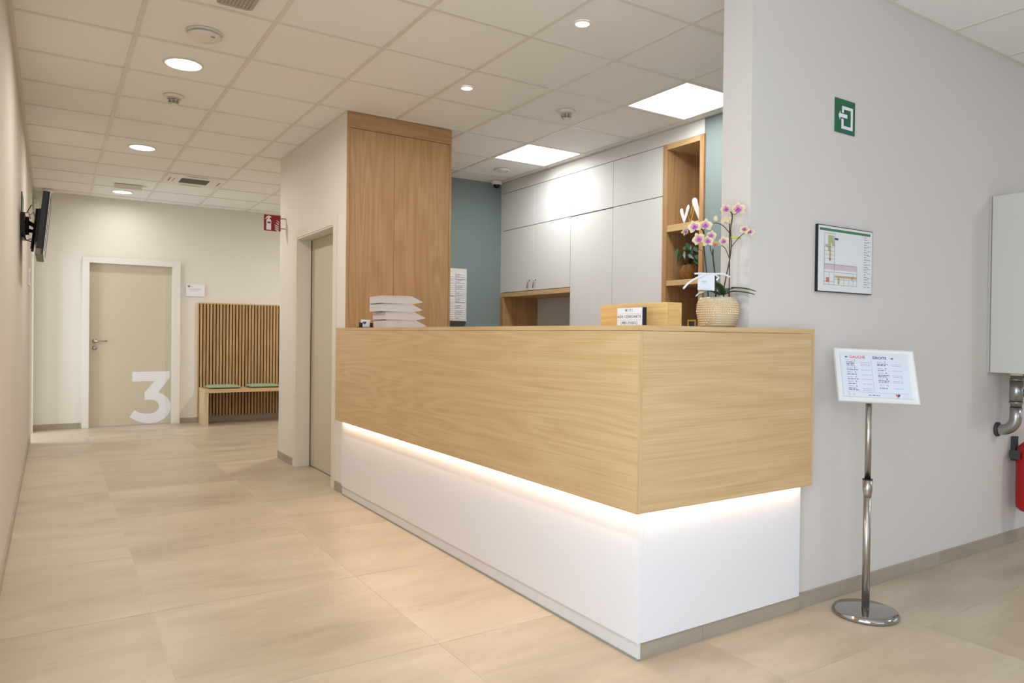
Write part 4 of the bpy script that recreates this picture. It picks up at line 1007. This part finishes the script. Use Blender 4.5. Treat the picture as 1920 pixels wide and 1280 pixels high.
ribbon([(1324, 513, -.053), (1312, 518, -.056), (1300, 524, -.06), (1290, 531, -.065), (1281, 541, -.07)])
ribbon([(1324, 513, -.052), (1312, 512, -.056), (1302, 513, -.06)])
ribbon([(1324, 513, -.052), (1340, 513, -.05), (1356, 513, -.05), (1369, 519, -.045)])
ribbon([(1340, 514, -.05), (1348, 520, -.045), (1343, 525, -.04)])

# ================================================================== THINGS IN THE SHELF NICHE
def heart_board(cy, z0, hgt, wid, x, yaw_, mat, label, outline=False, lean=0.0, up_r=1.0):
    L1 = arcpts(-.30, .86, .155, .13, PI*1.0, PI*.02, 8); L2 = arcpts(.30, .86, .155, .13, PI*.98, 0, 8)
    pts = [(0, 0), (-.10, .16), (-.30, .50), (-.44, .76)]+L1+[(-.10, .70), (0, .47), (.10, .70)]+L2+[(.44, .76), (.30, .50), (.10, .16)]
    pts = [(a+lean*b, b*(1+(up_r-1)*max(0, a+.1)/.4) if a > -.1 else b) for a, b in pts]
    bm = bmesh.new(); ca_, sa_ = math.cos(yaw_), math.sin(yaw_)
    f3 = lambda a, b: Vector((x+a*wid*sa_, cy-a*wid*ca_, z0+.006+b*(hgt-.006)))
    if outline:
        P_ = [f3(a, b) for a, b in pts]+[f3(*pts[0])]; tube(bm, [p+Vector((0, 0, .003)) for p in P_], .0045, 8)
    else: prism(bm, pts, f3, (.016*ca_, .016*sa_, 0))
    t = thing('heart_ornament', label, 'ornament', (x, cy, z0), 'standing heart ornaments in the niche')
    obj('heart', bm, mat, t); obj('foot', B(x-.008, x+.018, cy-.012, cy+.012, z0, z0+.007), mat, t)
ZS = 2.048
p_ = atX(1282.5, 415, 4.10); heart_board(p_.y, ZS, .125, .078, 4.10, .80, m_heart, 'small white standing heart, leftmost on the upper shelf', lean=.06, up_r=1.22)
p_ = atX(1294, 413, 4.16); heart_board(p_.y, ZS, .140, .060, 4.16, .80, m_gold, 'tan outline heart standing between the two white hearts', True, lean=.12, up_r=1.2)
p_ = atX(1315, 410, 4.12); heart_board(max(p_.y, 3.80), ZS, .190, .130, 4.12, .80, m_heart, 'tall white standing heart half hidden by the niche edge')
t = thing('coconut_planter', 'round brown coconut shell pot with leafy green plant on the middle shelf', 'plant', (4.19, 3.965, 1.618))
bm = bmesh.new(); pr = [(0, 0)]+[(.078*math.sin(a)*(1 if a > 1 else 1), .070-.070*math.cos(a)) for a in [k*PI/12 for k in range(2, 11)]]; pr += [(.034, .128), (0, .120)]
lathe(bm, (4.19, 3.965, 1.618), pr, 32); obj('pot', bm, m_coco, t)
bm = bmesh.new(); c_ = Vector((4.19, 3.965, 1.688)); dv = Vector((-.60, .02, .80)).normalized(); tube(bm, [c_+dv*.0745, c_+dv*.0795], .011, 14); obj('eye_hole', bm, m_black, t)
rr = random.Random(4)
base = Vector((4.19, 3.955, 1.735))
tips = [(1270, 469), (1275, 479), (1282, 464), (1283, 473), (1293, 462), (1296, 470), (1299, 476), (1303, 487), (1305, 480), (1308, 470), (1302, 465), (1309, 484), (1292, 478), (1288, 458), (1311, 492), (1307, 456)]
for i, (x, y) in enumerate(tips):
    c = atX(x, y, 4.06+.03*rr.random()); st = bmesh.new(); mid = (base+c)/2+Vector((0, 0, .035)); tube(st, [base, mid, c], .0016, 6); so = obj('stem', st, m_leafd, t)
    bm = bmesh.new(); dirv = Vector((-.25+.2*rr.random(), (c.y-base.y)*5+rr.uniform(-.25, .25), -.35+rr.uniform(-.35, .35))).normalized(); nrm = Vector((-1, rr.uniform(-.4, .4), .5)).normalized(); sd = dirv.cross(nrm).normalized(); prev = None
    L_ = rr.uniform(.065, .095)
    for k in range(7):
        q = k/6; wv = .0165*math.sin(PI*(.04+.95*q**.8))**1.2; cc = c+dirv*L_*(q-.2)+Vector((0, 0, -.02*q*q)); row = [bm.verts.new(cc+sd*wv+nrm*.003), bm.verts.new(cc), bm.verts.new(cc-sd*wv+nrm*.003)]
        if prev:
            for m_ in range(2): bm.faces.new((prev[m_], prev[m_+1], row[m_+1], row[m_])).smooth = True
        prev = row
    obj('leaf', bm, m_leafd, t)
t = thing('photo_frame', 'small tan photo frame peeking over the desk left of the orchid pot', 'picture frame', (4.16, 3.90, 1.19))
bm = bmesh.new()
for s in ((3.86, 3.945, 1.19, 1.203), (3.86, 3.945, 1.302, 1.315), (3.86, 3.872, 1.203, 1.302), (3.933, 3.945, 1.203, 1.302)): box(bm, 4.155, 4.170, s[0], s[1], s[2], s[3])
obj('frame', bm, m_gold, t); obj('picture', B(4.160, 4.168, 3.872, 3.933, 1.203, 1.302), m_dgrey, t)
# card planner on the teal wall
t = thing('card_planner', 'white wall planner rack full of paper strips on the teal wall', 'planner board', (3.40, 6.545, 1.59))
obj('frame', B(3.10, 3.632, 6.530, 6.544, 1.316, 1.862, bev=.002), m_casing, t)
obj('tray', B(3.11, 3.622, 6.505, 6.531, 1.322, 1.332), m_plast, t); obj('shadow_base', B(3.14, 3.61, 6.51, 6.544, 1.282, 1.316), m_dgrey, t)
bm = bmesh.new()
for c0_, c1_ in ((3.12, 3.27), (3.29, 3.485), (3.50, 3.612)):
    for k in range(22):
        z = 1.345+.0215*k
        if (k*7+int(c0_*100)) % 11 == 3: continue
        box(bm, c0_, c1_, 6.522-.0008*(k % 3), 6.5295, z, z+.0165)
o = obj('paper_strips', bm, m_paper, t); o['kind'] = 'stuff'
bm = bmesh.new()
for c0_, c1_ in ((3.29, 3.485), (3.50, 3.612)):
    for k in range(22):
        if k % 3 != 1 or c0_ < 3.4: box(bm, c0_+.008, c0_+.008+(.03+.05*((k*5) % 4)/4), 6.5195, 6.5203, 1.350+.0215*k, 1.354+.0215*k)
o = obj('print_lines', bm, m_inkg, t); o['kind'] = 'stuff'
